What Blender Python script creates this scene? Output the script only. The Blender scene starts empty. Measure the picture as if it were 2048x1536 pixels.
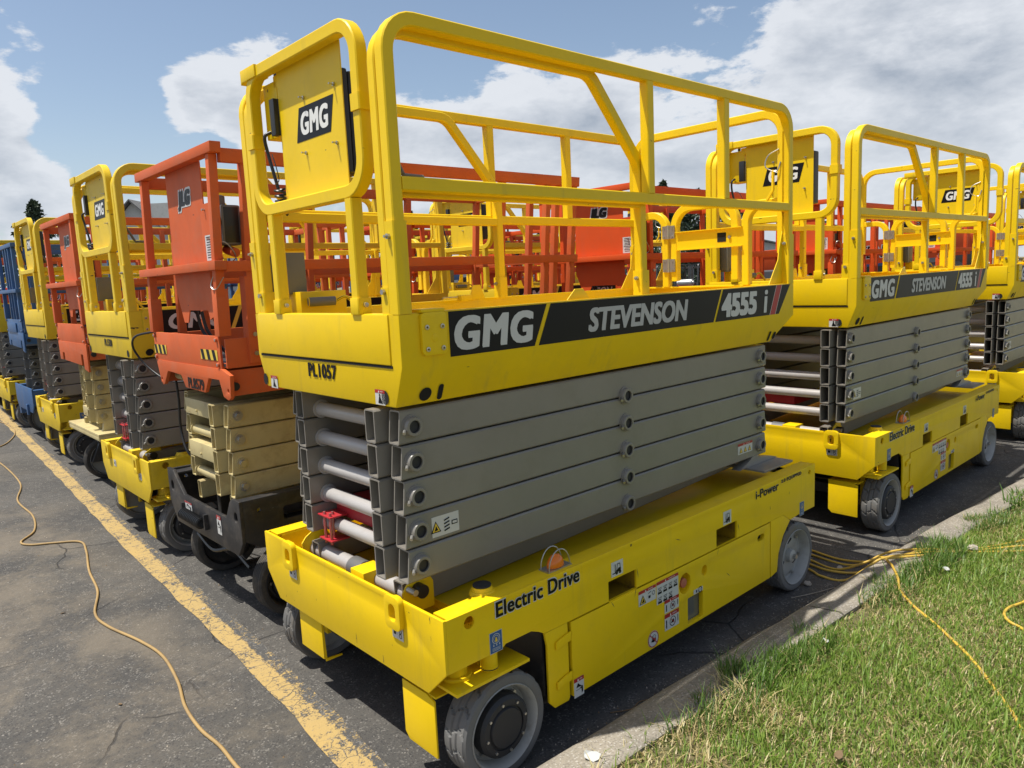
import bpy, bmesh, math, random
import numpy as np
from mathutils import Vector, Matrix
from mathutils.geometry import tessellate_polygon
random.seed(7); np.random.seed(7)
S = bpy.context.scene
COL = S.collection

# ------------------------------------------------------------------ camera
CAM_YAW, CAM_PITCH, CAM_ROLL = 0.837489, 0.141256, -0.0464689
CAM_POS = Vector((-1.385606, -1.927073, 1.824828))
CAM_F = 1481.37
fwd = Vector((math.cos(CAM_YAW)*math.cos(CAM_PITCH), math.sin(CAM_YAW)*math.cos(CAM_PITCH), -math.sin(CAM_PITCH)))
rgt = fwd.cross(Vector((0, 0, 1))).normalized()
upv = rgt.cross(fwd)
r2 = rgt*math.cos(CAM_ROLL) + upv*math.sin(CAM_ROLL)
u2 = -rgt*math.sin(CAM_ROLL) + upv*math.cos(CAM_ROLL)
cd = bpy.data.cameras.new('camera'); cam = bpy.data.objects.new('camera', cd); COL.objects.link(cam)
M = Matrix((r2, u2, -fwd)).transposed().to_4x4(); M.translation = CAM_POS
cam.matrix_world = M
cd.sensor_fit = 'HORIZONTAL'; cd.sensor_width = 36.0; cd.lens = 36.0*CAM_F/2048.0
cd.clip_start = 0.05; cd.clip_end = 3000
S.camera = cam

def pixdir(px, py):
    return (r2*((px-1024)/CAM_F) - u2*((py-768)/CAM_F) + fwd).normalized()

# ------------------------------------------------------------------ sun, sky, exposure
SUN = Vector((-0.33, 0.20, 1.0)).normalized()
sd = bpy.data.lights.new('sun', 'SUN'); sd.energy = 5.0; sd.angle = math.radians(0.53); sd.color = (1.0, 0.96, 0.88)
so = bpy.data.objects.new('sun', sd); COL.objects.link(so)
so.rotation_euler = SUN.to_track_quat('Z', 'Y').to_euler(); so.location = (0, 0, 30)
S.view_settings.view_transform = 'Standard'
S.view_settings.look = 'None'
S.view_settings.gamma = 1.0
S.view_settings.use_curve_mapping = False
S.view_settings.exposure = 0.30

class NT:
    def __init__(s, tree): s.t = tree; s.n = tree.nodes; s.l = tree.links
    def node(s, kind, **kw):
        n = s.n.new(kind)
        for k, v in kw.items(): setattr(n, k, v)
        return n
    def put(s, sock, v):
        if isinstance(v, bpy.types.NodeSocket): s.l.new(v, sock)
        elif v is not None: sock.default_value = v
    def math(s, op, a, b=None, c=None, clamp=False):
        n = s.node('ShaderNodeMath', operation=op, use_clamp=clamp)
        s.put(n.inputs[0], a)
        if b is not None: s.put(n.inputs[1], b)
        if c is not None: s.put(n.inputs[2], c)
        return n.outputs[0]
    def vmath(s, op, a, b=None):
        n = s.node('ShaderNodeVectorMath', operation=op)
        s.put(n.inputs[0], a)
        if b is not None: s.put(n.inputs[1], b)
        return n.outputs['Value'] if op in ('DOT_PRODUCT', 'LENGTH', 'DISTANCE') else n.outputs[0]
    def noise(s, vec, scale, detail=4, rough=.5, lac=2.0, dist=0.0):
        n = s.node('ShaderNodeTexNoise')
        if vec is not None: s.put(n.inputs['Vector'], vec)
        n.inputs['Scale'].default_value = scale; n.inputs['Detail'].default_value = detail
        n.inputs['Roughness'].default_value = rough; n.inputs['Lacunarity'].default_value = lac
        n.inputs['Distortion'].default_value = dist
        return n.outputs[0]
    def rng(s, v, a, b, c=0.0, d=1.0, smooth=True):
        n = s.node('ShaderNodeMapRange', interpolation_type='SMOOTHSTEP' if smooth else 'LINEAR')
        s.put(n.inputs[0], v); s.put(n.inputs[1], a); s.put(n.inputs[2], b); s.put(n.inputs[3], c); s.put(n.inputs[4], d)
        return n.outputs[0]
    def mix(s, f, a, b, mode='MIX'):
        n = s.node('ShaderNodeMix', data_type='RGBA', blend_type=mode)
        s.put(n.inputs[0], f); s.put(n.inputs[6], a); s.put(n.inputs[7], b)
        return n.outputs[2]

def rgba(c): return (c[0], c[1], c[2], 1.0)

w = bpy.data.worlds.new('World'); S.world = w; w.use_nodes = True
N = NT(w.node_tree); N.n.clear()
out = N.node('ShaderNodeOutputWorld'); bg = N.node('ShaderNodeBackground')
sky = N.node('ShaderNodeTexSky', sky_type='NISHITA'); sky.sun_disc = False
sky.sun_elevation = math.asin(SUN.z); sky.sun_rotation = math.atan2(SUN.x, SUN.y) % (2*math.pi)
sky.air_density = 1.0; sky.dust_density = 1.2; sky.ozone_density = 1.0
tc = N.node('ShaderNodeTexCoord').outputs['Generated']
sep = N.node('ShaderNodeSeparateXYZ'); N.put(sep.inputs[0], tc)
zc = N.math('MAXIMUM', sep.outputs[2], 0.0)
mpn = N.node('ShaderNodeMapping'); N.put(mpn.inputs[0], tc); mpn.inputs['Scale'].default_value = (1, 1, 2.3); mpn.inputs['Location'].default_value = (3.1, 1.7, .4)
P = mpn.outputs[0]
def cloudfield(v, det):
    a = N.math('MULTIPLY', N.noise(v, 5.0, det, .56, 2.1, .1), .60)
    return N.math('ADD', a, N.math('MULTIPLY', N.noise(v, 13.0, det, .60, 2.1, .15), .40))
n1 = cloudfield(P, 8)
# where the photograph shows cloud banks (positive) and open blue (negative)
blobs = [((80, 195), 4.2, .14), ((10, 60), 3.6, .14), ((0, 130), 2.2, -.12), ((60, 262), 2.4, -.14), ((50, 300), 4, .14), ((450, 135), 4.4, .28), ((520, 190), 4.5, .16), ((315, 215), 3.0, .26),
         ((240, 255), 2.5, .04), ((900, 190), 6, .14), ((1100, 200), 8, .14), ((1350, 200), 9, .12), ((1750, 190), 9, .11), ((2000, 80), 7, .12), ((1720, 20), 5, .12),
         ((640, 15), 4, .12),
         ((560, 60), 6, -.17), ((300, 70), 9, -.24), ((240, 190), 3.5, -.16), ((180, 290), 3, -.10), ((190, 110), 3, -.12), ((160, 260), 3, -.08), ((620, 260), 4, -.06), ((1000, 70), 7, -.16), ((1350, 40), 8, -.14), ((700, 130), 3.5, -.08), ((330, 290), 4, -.08), ((840, 100), 5, -.12)]
acc = None
for (px, rad, amp) in blobs:
    d = pixdir(*px)
    dn = N.vmath('DOT_PRODUCT', tc, (d.x, d.y, d.z))
    v = N.rng(dn, math.cos(math.radians(rad*1.25)), math.cos(math.radians(rad*.15)), 0.0, amp)
    acc = v if acc is None else N.math('ADD', acc, v)
low = N.rng(zc, .30, .05, 0.0, .085)
dens = N.math('ADD', N.math('ADD', n1, acc), low)
cover = N.rng(dens, .520, .585)
# shade: thick middles go grey-blue, rims and sunward bumps stay white
shv = N.node('ShaderNodeVectorMath', operation='ADD'); N.put(shv.inputs[0], P); shv.inputs[1].default_value = (-.012, .008, .062)
n2 = cloudfield(shv.outputs[0], 5)
grad = N.math('SUBTRACT', n1, n2)
thick = N.rng(dens, .60, .78)
shade = N.math('ADD', N.math('MULTIPLY', thick, .54), N.math('MULTIPLY', grad, -3.4), clamp=True)
fine = N.noise(P, 7.0, 6, .6)
shade = N.math('ADD', shade, N.math('MULTIPLY', N.math('SUBTRACT', fine, .5), .55), clamp=True)
CL = 9.8
ccol = N.mix(shade, (CL*.80, CL*.83, CL*.88, 1), (CL*.38, CL*.435, CL*.52, 1))
haze = N.rng(zc, .0, .22, .55, 0.0)
skyc = N.mix(1.0, sky.outputs[0], (1.50, 1.42, 1.34, 1), 'MULTIPLY')
skyc = N.mix(haze, skyc, (5.2, 6.2, 7.4, 1))
ccol = N.mix(N.math('MULTIPLY', haze, .6), ccol, (5.2, 6.0, 7.0, 1))
allc = N.mix(N.math('MULTIPLY', cover, .94), skyc, ccol)
N.put(bg.inputs[0], allc); bg.inputs[1].default_value = 0.082
N.l.new(bg.outputs[0], out.inputs[0])

# ------------------------------------------------------------------ materials
MATS = {}
def base(name):
    m = bpy.data.materials.new(name); m.use_nodes = True
    t = NT(m.node_tree); b = t.n['Principled BSDF']
    MATS[name] = m
    return m, t, b

def paint(name, col, rough=.38, dirt=.25, var=.10, metal=0.0, coat=0.0, dirtcol=(.16, .13, .09), scr=0.0, scrcol=(.05, .035, .025), spec=.5):
    m, t, b = base(name)
    co = t.node('ShaderNodeTexCoord').outputs['Object']
    oi = t.node('ShaderNodeObjectInfo').outputs['Random']
    off = t.node('ShaderNodeVectorMath', operation='SCALE'); cmb = t.node('ShaderNodeCombineXYZ')
    t.put(cmb.inputs[0], oi); t.put(cmb.inputs[1], oi); t.put(off.inputs[0], cmb.outputs[0]); off.inputs['Scale'].default_value = 7.0
    v = t.vmath('ADD', co, off.outputs[0])
    big = t.noise(v, 2.3, 5, .6); fine_ = t.noise(v, 38, 4, .6)
    c = t.mix(t.rng(big, .3, .75), rgba(col), rgba([x*(1-var*1.6) for x in col]))
    dm = t.math('MULTIPLY', t.rng(t.math('ADD', t.noise(v, 6.5, 6, .68), t.math('MULTIPLY', fine_, .25)), .58, .86), dirt)
    c = t.mix(dm, c, rgba(dirtcol))
    if scr > 0:
        gm = t.node('ShaderNodeMapping'); t.put(gm.inputs[0], v); gm.inputs['Scale'].default_value = (11, 11, 1.1)
        gr = t.math('MULTIPLY', t.rng(t.noise(gm.outputs[0], 1.0, 5, .65), .56, .74), .16)
        c = t.mix(gr, c, rgba(dirtcol))
        vo = t.node('ShaderNodeTexVoronoi'); t.put(vo.inputs['Vector'], v); vo.inputs['Scale'].default_value = 9.0
        vs_ = t.node('ShaderNodeSeparateColor'); t.put(vs_.inputs[0], vo.outputs['Color'])
        rad = t.math('MULTIPLY', vs_.outputs[1], .055)
        dd = t.math('ADD', vo.outputs['Distance'], t.math('MULTIPLY', t.noise(v, 70, 3, .6), .05))
        chip = t.math('MULTIPLY', t.math('LESS_THAN', dd, t.math('ADD', rad, .03)), t.math('GREATER_THAN', vs_.outputs[0], .80))
        c = t.mix(t.math('MULTIPLY', chip, .9), c, rgba(scrcol))
        mp = t.node('ShaderNodeMapping'); t.put(mp.inputs[0], v); mp.inputs['Rotation'].default_value = (.5, .35, .2); mp.inputs['Scale'].default_value = (6, 9, 42)
        s1 = t.noise(mp.outputs[0], 1.0, 3, .5)
        s2 = t.noise(v, 16, 3, .6)
        sm = t.math('MULTIPLY', t.math('MULTIPLY', t.rng(s1, .715, .745), t.rng(s2, .53, .6)), scr)
        c = t.mix(sm, c, rgba(scrcol))
    t.put(b.inputs['Base Color'], c)
    t.put(b.inputs['Roughness'], t.math('ADD', rough-.06, t.math('MULTIPLY', t.noise(v, 9, 4, .6), .2)))
    b.inputs['Metallic'].default_value = metal
    b.inputs['Coat Weight'].default_value = coat; b.inputs['Coat Roughness'].default_value = .25
    b.inputs['Specular IOR Level'].default_value = spec
    bp = t.node('ShaderNodeBump'); bp.inputs['Strength'].default_value = .06; bp.inputs['Distance'].default_value = .004
    t.put(bp.inputs['Height'], t.math('ADD', t.noise(v, 60, 3, .5), t.math('MULTIPLY', big, 1.5))); t.l.new(bp.outputs[0], b.inputs['Normal'])
    return m

def flat(name, col, rough=.5, metal=0.0):
    m, t, b = base(name)
    b.inputs['Base Color'].default_value = rgba(col); b.inputs['Roughness'].default_value = rough; b.inputs['Metallic'].default_value = metal
    return m

YEL = paint('yellow_paint', (.82, .555, .005), .38, .07, .04, coat=.04, scr=1.0, spec=.25)
YEL2 = paint('yellow_paint_faded', (.77, .535, .022), .45, .15, .07, scr=1.0, spec=.3)
ORA = paint('orange_paint', (.66, .085, .014), .48, .12, .08, spec=.25, scr=.9, dirtcol=(.30, .12, .07))
ORAF = paint('orange_paint_faded', (.64, .125, .034), .55, .25, .12, spec=.25, scr=.9, dirtcol=(.35, .16, .10))
CREAM = paint('cream_paint', (.56, .465, .225), .42, .5, .10, dirtcol=(.26, .17, .08), scr=.6, scrcol=(.22, .08, .03))
GREY = paint('arm_grey_paint', (.225, .208, .180), .30, .25, .06, coat=.25, dirtcol=(.16, .14, .11))
GREYD = paint('arm_dark_grey_paint', (.12, .125, .13), .4, .3, .1)
TUBE = paint('tube_grey_paint', (.40, .38, .365), .3, .15, .05, coat=.2)
BLACK = paint('black_paint', (.022, .022, .024), .42, .5, .2, dirtcol=(.12, .10, .08), scr=.6, scrcol=(.3, .28, .25))
BLUE = paint('blue_paint', (.030, .105, .26), .42, .3, .12, scr=.5, scrcol=(.4, .42, .45))
BLUEL = paint('pale_blue_paint', (.16, .30, .50), .45, .3, .12)
RED = paint('red_paint', (.45, .02, .03), .38, .2, .1)
RUBG = paint('grey_rubber', (.165, .162, .156), .85, .8, .15, dirtcol=(.15, .125, .095), spec=.2)
RUBD = paint('dark_rubber', (.070, .066, .062), .9, .7, .2, dirtcol=(.16, .135, .10), spec=.2)
POCK = paint('scraped_shaded_pocket_paint', (.42, .26, .01), .6, 1.0, .3, dirtcol=(.10, .045, .02), spec=.2)  # rusty scrapes, plus the pocket's inner shade darkened into the colour
RIMG = paint('rim_grey_paint', (.36, .355, .33), .5, .55, .1, dirtcol=(.15, .12, .085))
PLAS = flat('black_plastic', (.012, .012, .013), .42)
CAPB = flat('cap_black', (.018, .018, .02), .6)
STEEL = paint('zinc_steel', (.50, .49, .46), .34, .3, .1, metal=.85)
BOXG = paint('box_beige_grey', (.16, .15, .12), .45, .2, .1)
DBLK = flat('decal_black', (.004, .004, .005), .42); DBLK.node_tree.nodes['Principled BSDF'].inputs['Specular IOR Level'].default_value = .25
DWHT = flat('decal_white', (.55, .55, .53), .35)
DWHS = flat('decal_letter_white', (.42, .42, .41), .4)
DWHB = flat('decal_bright_white', (.74, .74, .71), .4)
DRED = flat('decal_red', (.38, .018, .02), .4)
DYEL = flat('decal_yellow', (.72, .50, .05), .4)
DBLU = flat('decal_blue', (.02, .09, .26), .4)
DHOLE = flat('hole_dark', (.006, .006, .006), .9)
AMBER = flat('amber_lens', (.75, .18, .01), .12)
REDB = flat('red_button', (.45, .13, .08), .4)
m, t, b = base('window_glass'); b.inputs['Base Color'].default_value = (.03, .035, .04, 1); b.inputs['Roughness'].default_value = .06
GLASS = m
m, t, b = base('clear_pane'); b.inputs['Base Color'].default_value = (.12, .125, .115, 1); b.inputs['Roughness'].default_value = .16; b.inputs['Coat Weight'].default_value = .6
PANE = m

def nodes_asphalt():
    m, t, b = base('asphalt')
    co = t.node('ShaderNodeTexCoord').outputs['Object']
    ag = t.node('ShaderNodeTexVoronoi'); t.put(ag.inputs['Vector'], co); ag.inputs['Scale'].default_value = 150
    agc = t.node('ShaderNodeSeparateColor'); t.put(agc.inputs[0], ag.outputs['Color'])
    tone = t.noise(co, 1.1, 6, .62)
    c = t.mix(t.rng(tone, .35, .68), (.050, .048, .045, 1), (.086, .080, .071, 1))
    stone = t.math('MULTIPLY', t.rng(agc.outputs[0], .70, .95), t.rng(t.noise(co, 14, 4, .7), .42, .62))
    c = t.mix(t.math('MULTIPLY', stone, .75), c, (.24, .225, .20, 1))
    pits = t.rng(agc.outputs[1], .78, .95)
    c = t.mix(t.math('MULTIPLY', pits, .6), c, (.018, .018, .02, 1))
    # wind-blown grit and dust patches, thicker west of the stripe
    sp = t.node('ShaderNodeSeparateXYZ'); t.put(sp.inputs[0], co)
    west = t.rng(sp.outputs[0], .05, -.45)
    dn = t.math('ADD', t.noise(co, .85, 7, .62, dist=.4), t.math('MULTIPLY', t.noise(co, 26, 5, .7), .22))
    dust = t.math('MULTIPLY', t.rng(dn, .53, .72), t.math('ADD', t.math('MULTIPLY', west, .75), .10))
    grit = t.math('ADD', .55, t.math('MULTIPLY', t.noise(co, 190, 3, .8), .55))
    c = t.mix(t.math('MULTIPLY', dust, grit), c, (.165, .138, .102, 1))
    thin = t.math('MULTIPLY', t.rng(t.noise(co, 3.2, 8, .72), .50, .75), .32)
    c = t.mix(t.math('MULTIPLY', thin, west), c, (.13, .11, .085, 1))
    # oil stains
    st = t.rng(t.noise(co, 2.1, 4, .55), .66, .74)
    c = t.mix(t.math('MULTIPLY', st, .45), c, (.022, .022, .024, 1))
    # cracks
    wv = t.node('ShaderNodeTexVoronoi', feature='DISTANCE_TO_EDGE'); 
    wob = t.node('ShaderNodeMix', data_type='VECTOR'); wob.inputs[0].default_value = .12
    nn = t.node('ShaderNodeTexNoise'); t.put(nn.inputs['Vector'], co); nn.inputs['Scale'].default_value = 3.5; nn.inputs['Detail'].default_value = 5
    t.put(wob.inputs[4], co); t.put(wob.inputs[5], nn.outputs['Color'])
    t.put(wv.inputs['Vector'], wob.outputs[1]); wv.inputs['Scale'].default_value = 1.1
    crack = t.math('MULTIPLY', t.rng(wv.outputs[0], .0075, .0025), t.rng(t.noise(co, .9, 3), .47, .55))
    c = t.mix(t.math('MULTIPLY', crack, .8), c, (.015, .014, .013, 1))
    # small light flecks (grit, leaf bits)
    fv = t.node('ShaderNodeTexVoronoi'); t.put(fv.inputs['Vector'], co); fv.inputs['Scale'].default_value = 17
    fs = t.node('ShaderNodeSeparateColor'); t.put(fs.inputs[0], fv.outputs['Color'])
    fleck = t.math('MULTIPLY', t.rng(fv.outputs['Distance'], .09, .05), t.rng(fs.outputs[0], .86, .9))
    c = t.mix(fleck, c, (.33, .30, .24, 1))
    t.put(b.inputs['Base Color'], c); b.inputs['Roughness'].default_value = .86
    bp = t.node('ShaderNodeBump'); bp.inputs['Strength'].default_value = .55; bp.inputs['Distance'].default_value = .004
    t.put(bp.inputs['Height'], t.math('SUBTRACT', t.math('ADD', agc.outputs[0], t.noise(co, 90, 3, .6)), t.math('MULTIPLY', crack, 3)))
    t.l.new(bp.outputs[0], b.inputs['Normal'])
    return m
ASPH = nodes_asphalt()

def nodes_stripe():
    m, t, b = base('worn_stripe_paint')
    co = t.node('ShaderNodeTexCoord').outputs['Object']
    ag = t.node('ShaderNodeTexVoronoi'); t.put(ag.inputs['Vector'], co); ag.inputs['Scale'].default_value = 150
    agc = t.node('ShaderNodeSeparateColor'); t.put(agc.inputs[0], ag.outputs['Color'])
    sp = t.node('ShaderNodeSeparateXYZ'); t.put(sp.inputs[0], co)
    # object x runs across the stripe (-.085..+.085): edges wear first
    edge = t.rng(t.math('ABSOLUTE', sp.outputs[0]), .060, .078, 0.0, .22)
    wv = t.math('ADD', t.math('ADD', t.noise(co, 20, 6, .72), t.math('MULTIPLY', t.math('SUBTRACT', agc.outputs[0], .5), .22)), edge)
    wear = t.rng(wv, .56, .68)
    patch = t.rng(t.noise(co, 2.4, 3, .5), .45, .68, 0.0, .14)
    wear = t.rng(t.math('ADD', wv, patch), .56, .72)
    vc = t.node('ShaderNodeTexVoronoi', feature='DISTANCE_TO_EDGE')
    nn = t.node('ShaderNodeTexNoise'); t.put(nn.inputs['Vector'], co); nn.inputs['Scale'].default_value = 11; nn.inputs['Detail'].default_value = 4
    wob = t.node('ShaderNodeMix', data_type='VECTOR'); wob.inputs[0].default_value = .06
    t.put(wob.inputs[4], co); t.put(wob.inputs[5], nn.outputs['Color']); t.put(vc.inputs['Vector'], wob.outputs[1]); vc.inputs['Scale'].default_value = 13
    crk = t.rng(vc.outputs[0], .035, .012)
    crk = t.math('MULTIPLY', crk, t.rng(t.noise(co, 3, 2), .42, .55))
    yc = t.mix(t.noise(co, 5, 5, .6), (.44, .29, .078, 1), (.37, .265, .105, 1))
    yc = t.mix(t.math('MULTIPLY', t.noise(co, 60, 3, .7), .5), yc, (.40, .29, .14, 1))
    asp = t.mix(t.math('MULTIPLY', t.rng(agc.outputs[1], .70, .95), .5), (.062, .060, .057, 1), (.24, .225, .20, 1))
    c = t.mix(t.math('MAXIMUM', wear, t.math('MULTIPLY', crk, .9)), yc, asp)
    t.put(b.inputs['Base Color'], c); b.inputs['Roughness'].default_value = .8
    bp = t.node('ShaderNodeBump'); bp.inputs['Strength'].default_value = .5; bp.inputs['Distance'].default_value = .003
    t.put(bp.inputs['Height'], t.math('ADD', agc.outputs[0], t.math('MULTIPLY', wear, -1.0))); t.l.new(bp.outputs[0], b.inputs['Normal'])
    return m
STRIPE = nodes_stripe()

def nodes_concrete():
    m, t, b = base('kerb_concrete')
    co = t.node('ShaderNodeTexCoord').outputs['Object']
    c = t.mix(t.rng(t.noise(co, 3, 6, .65), .3, .7), (.19, .168, .135, 1), (.30, .265, .21, 1))
    vo = t.node('ShaderNodeTexVoronoi'); t.put(vo.inputs['Vector'], co); vo.inputs['Scale'].default_value = 170
    sc = t.node('ShaderNodeSeparateColor'); t.put(sc.inputs[0], vo.outputs['Color'])
    c = t.mix(t.math('MULTIPLY', t.rng(sc.outputs[0], .6, .95), .55), c, (.14, .12, .10, 1))
    c = t.mix(t.math('MULTIPLY', t.rng(sc.outputs[1], .85, .97), .6), c, (.50, .47, .42, 1))
    c = t.mix(t.math('MULTIPLY', t.rng(t.noise(co, 7, 7, .7), .52, .72), .5), c, (.13, .12, .085, 1))
    t.put(b.inputs['Base Color'], c); b.inputs['Roughness'].default_value = .9
    bp = t.node('ShaderNodeBump'); bp.inputs['Strength'].default_value = .6; bp.inputs['Distance'].default_value = .004
    t.put(bp.inputs['Height'], t.math('ADD', t.noise(co, 70, 4, .7), t.math('MULTIPLY', t.noise(co, 12, 4, .6), 2.0))); t.l.new(bp.outputs[0], b.inputs['Normal'])
    return m
CONC = nodes_concrete()

def nodes_soil():
    m, t, b = base('turf_soil')
    co = t.node('ShaderNodeTexCoord').outputs['Object']
    c = t.mix(t.rng(t.noise(co, 6, 6, .7), .35, .65), (.10, .105, .035, 1), (.19, .155, .075, 1))
    c = t.mix(t.rng(t.noise(co, 60, 5, .75), .45, .7), c, (.30, .245, .13, 1))
    t.put(b.inputs['Base Color'], c); b.inputs['Roughness'].default_value = 1.0
    bp = t.node('ShaderNodeBump'); bp.inputs['Strength'].default_value = 1.0; bp.inputs['Distance'].default_value = .02
    t.put(bp.inputs['Height'], t.noise(co, 45, 6, .75)); t.l.new(bp.outputs[0], b.inputs['Normal'])
    return m
SOIL = nodes_soil()

def nodes_blade():
    m, t, b = base('grass_blade')
    at = t.node('ShaderNodeAttribute', attribute_name='tint')
    t.put(b.inputs['Base Color'], at.outputs['Color'])
    b.inputs['Roughness'].default_value = .45
    b.inputs['Subsurface Weight'].default_value = 0.0
    tr = t.node('ShaderNodeBsdfTranslucent'); t.put(tr.inputs[0], at.outputs['Color'])
    mx = t.node('ShaderNodeMixShader'); mx.inputs[0].default_value = .35
    o = t.n['Material Output']
    t.l.new(b.outputs[0], mx.inputs[1]); t.l.new(tr.outputs[0], mx.inputs[2]); t.l.new(mx.outputs[0], o.inputs[0])
    return m
BLADE = nodes_blade()

def leafmat(name, a, b_):
    m, t, b = base(name)
    co = t.node('ShaderNodeTexCoord').outputs['Object']
    t.put(b.inputs['Base Color'], t.mix(t.rng(t.noise(co, 1.4, 3, .6), .35, .65), rgba(a), rgba(b_)))
    b.inputs['Roughness'].default_value = .7
    return m
LEAF = leafmat('conifer_needles', (.022, .040, .020), (.055, .080, .035))
LEAF2 = leafmat('broad_leaves', (.035, .060, .020), (.085, .115, .035))
BARK = paint('bark', (.09, .065, .045), .9, .3, .2)
SHING = None
def nodes_shingle():
    m, t, b = base('roof_shingles')
    co = t.node('ShaderNodeTexCoord').outputs['Object']
    br = t.node('ShaderNodeTexBrick'); t.put(br.inputs['Vector'], co); br.inputs['Scale'].default_value = 4
    br.inputs['Color1'].default_value = (.14, .14, .14, 1); br.inputs['Color2'].default_value = (.22, .215, .20, 1); br.inputs['Mortar'].default_value = (.06, .06, .06, 1)
    t.put(b.inputs['Base Color'], br.outputs[0]); b.inputs['Roughness'].default_value = .9
    return m
SHING = nodes_shingle()
WALLM = paint('siding_white', (.55, .54, .50), .7, .2, .05)
WOOD = paint('pole_wood', (.10, .075, .055), .9, .3, .2)
HOSE = paint('yellow_hose', (.62, .40, .05), .5, .55, .15, dirtcol=(.30, .20, .09))
HOSET = paint('tan_cord', (.38, .25, .095), .6, .6, .15, dirtcol=(.22, .15, .08))
STONE = paint('pale_stone', (.42, .37, .30), .9, .4, .1)
DEADL = paint('dead_leaf', (.22, .14, .07), .9, .3, .3)
PAPER = paint('litter_paper', (.48, .49, .47), .7, .1, .05)

# ------------------------------------------------------------------ geometry helpers
YM = lambda y: y
class MB:
    """collects faces, built into ONE mesh object"""
    def __init__(s): s.v = []; s.f = []; s.m = []; s.mats = []
    def mi(s, mat):
        if mat not in s.mats: s.mats.append(mat)
        return s.mats.index(mat)
    def add(s, vs, fs, mat):
        o = len(s.v); s.v += [tuple(v) for v in vs]; k = s.mi(mat)
        for f in fs: s.f.append(tuple(i+o for i in f)); s.m.append(k)
        return s
    def box(s, x0, x1, y0, y1, z0, z1, mat):
        return s.add([(x0, y0, z0), (x1, y0, z0), (x1, y1, z0), (x0, y1, z0), (x0, y0, z1), (x1, y0, z1), (x1, y1, z1), (x0, y1, z1)],
                     [(0, 3, 2, 1), (4, 5, 6, 7), (0, 1, 5, 4), (1, 2, 6, 5), (2, 3, 7, 6), (3, 0, 4, 7)], mat)
    def prism(s, loop, d0, d1, mat, plane='XZ', holes=()):
        """loop in 2-D, extruded between d0 and d1 along the third axis, with real holes"""
        def P3(p, d):
            if plane == 'XZ': return (p[0], d, p[1])
            if plane == 'YZ': return (d, p[0], p[1])
            return (p[0], p[1], d)
        loops = [list(loop)] + [list(h) for h in holes]
        tri = tessellate_polygon([[Vector((p[0], p[1], 0)) for p in l] for l in loops])
        flat_ = [p for l in loops for p in l]; n = len(flat_)
        vs = [P3(p, d0) for p in flat_] + [P3(p, d1) for p in flat_]
        fs = []
        for tr in tri: fs.append(tuple(tr)); fs.append(tuple(n+i for i in reversed(tr)))
        o = 0
        for l in loops:
            k = len(l)
            for i in range(k):
                a, b_ = o+i, o+(i+1) % k
                fs.append((a, b_, n+b_, n+a))
            o += k
        return s.add(vs, fs, mat)
    def cyl(s, c, ax, r, h, mat, seg=20, r1=None, cap=True):
        """cylinder from c along axis ('X','Y','Z' or vector) with length h"""
        A = {'X': Vector((1, 0, 0)), 'Y': Vector((0, 1, 0)), 'Z': Vector((0, 0, 1))}.get(ax) if isinstance(ax, str) else Vector(ax).normalized()
        t = Vector((0, 0, 1)) if abs(A.z) < .9 else Vector((1, 0, 0))
        u = A.cross(t).normalized(); v = A.cross(u)
        c = Vector(c); r1 = r if r1 is None else r1
        vs = []
        for k in range(seg):
            a = 2*math.pi*k/seg; vs.append(c+(u*math.cos(a)+v*math.sin(a))*r)
        for k in range(seg):
            a = 2*math.pi*k/seg; vs.append(c+A*h+(u*math.cos(a)+v*math.sin(a))*r1)
        fs = [(k, (k+1) % seg, seg+(k+1) % seg, seg+k) for k in range(seg)]
        if cap: fs += [tuple(reversed(range(seg))), tuple(range(seg, 2*seg))]
        return s.add(vs, fs, mat)
    def lathe(s, c, prof, mat, seg=40, close=False):
        """profile (y offset, radius) turned about the Y axis through c"""
        vs = []; n = len(prof)
        for k in range(seg):
            a = 2*math.pi*k/seg; ca, sa = math.cos(a), math.sin(a)
            for (y, r) in prof: vs.append((c[0]+ca*r, c[1]+y, c[2]+sa*r))
        fs = []
        for k in range(seg):
            k2 = (k+1) % seg
            for i in range(n-1 if not close else n):
                j = (i+1) % n
                fs.append((k*n+i, k*n+j, k2*n+j, k2*n+i))
        return s.add(vs, fs, mat)
    def sweep(s, pts, wa, wb, mat, normal, closed=False, chamf=.0042):
        """square tube (with small chamfers) along a planar polyline; normal = plane normal; wa = size along normal, wb = in-plane"""
        nrm = Vector(normal).normalized(); pts = [Vector(p) for p in pts]; n = len(pts)
        a, b_, c = wa/2, wb/2, min(chamf, wa/5, wb/5)
        sec = [(-a+c, -b_), (a-c, -b_), (a, -b_+c), (a, b_-c), (a-c, b_), (-a+c, b_), (-a, b_-c), (-a, -b_+c)] if c > 0 else [(-a, -b_), (a, -b_), (a, b_), (-a, b_)]
        q = len(sec); vs = []
        for i in range(n):
            if closed: t0 = (pts[i]-pts[i-1]).normalized(); t1 = (pts[(i+1) % n]-pts[i]).normalized()
            else:
                t0 = (pts[i]-pts[i-1]).normalized() if i else (pts[1]-pts[0]).normalized()
                t1 = (pts[i+1]-pts[i]).normalized() if i < n-1 else t0
            t = (t0+t1).normalized(); k = 1/max(.3, t.dot(t0)); sd_ = nrm.cross(t)
            for (p, r) in sec: vs.append(pts[i]+nrm*p+sd_*(r*k))
        fs = []
        for i in range(n if closed else n-1):
            j = (i+1) % n
            for k in range(q): fs.append((i*q+k, i*q+(k+1) % q, j*q+(k+1) % q, j*q+k))
        if not closed: fs += [tuple(reversed(range(q))), tuple((n-1)*q+k for k in range(q))]
        return s.add(vs, fs, mat)
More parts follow.
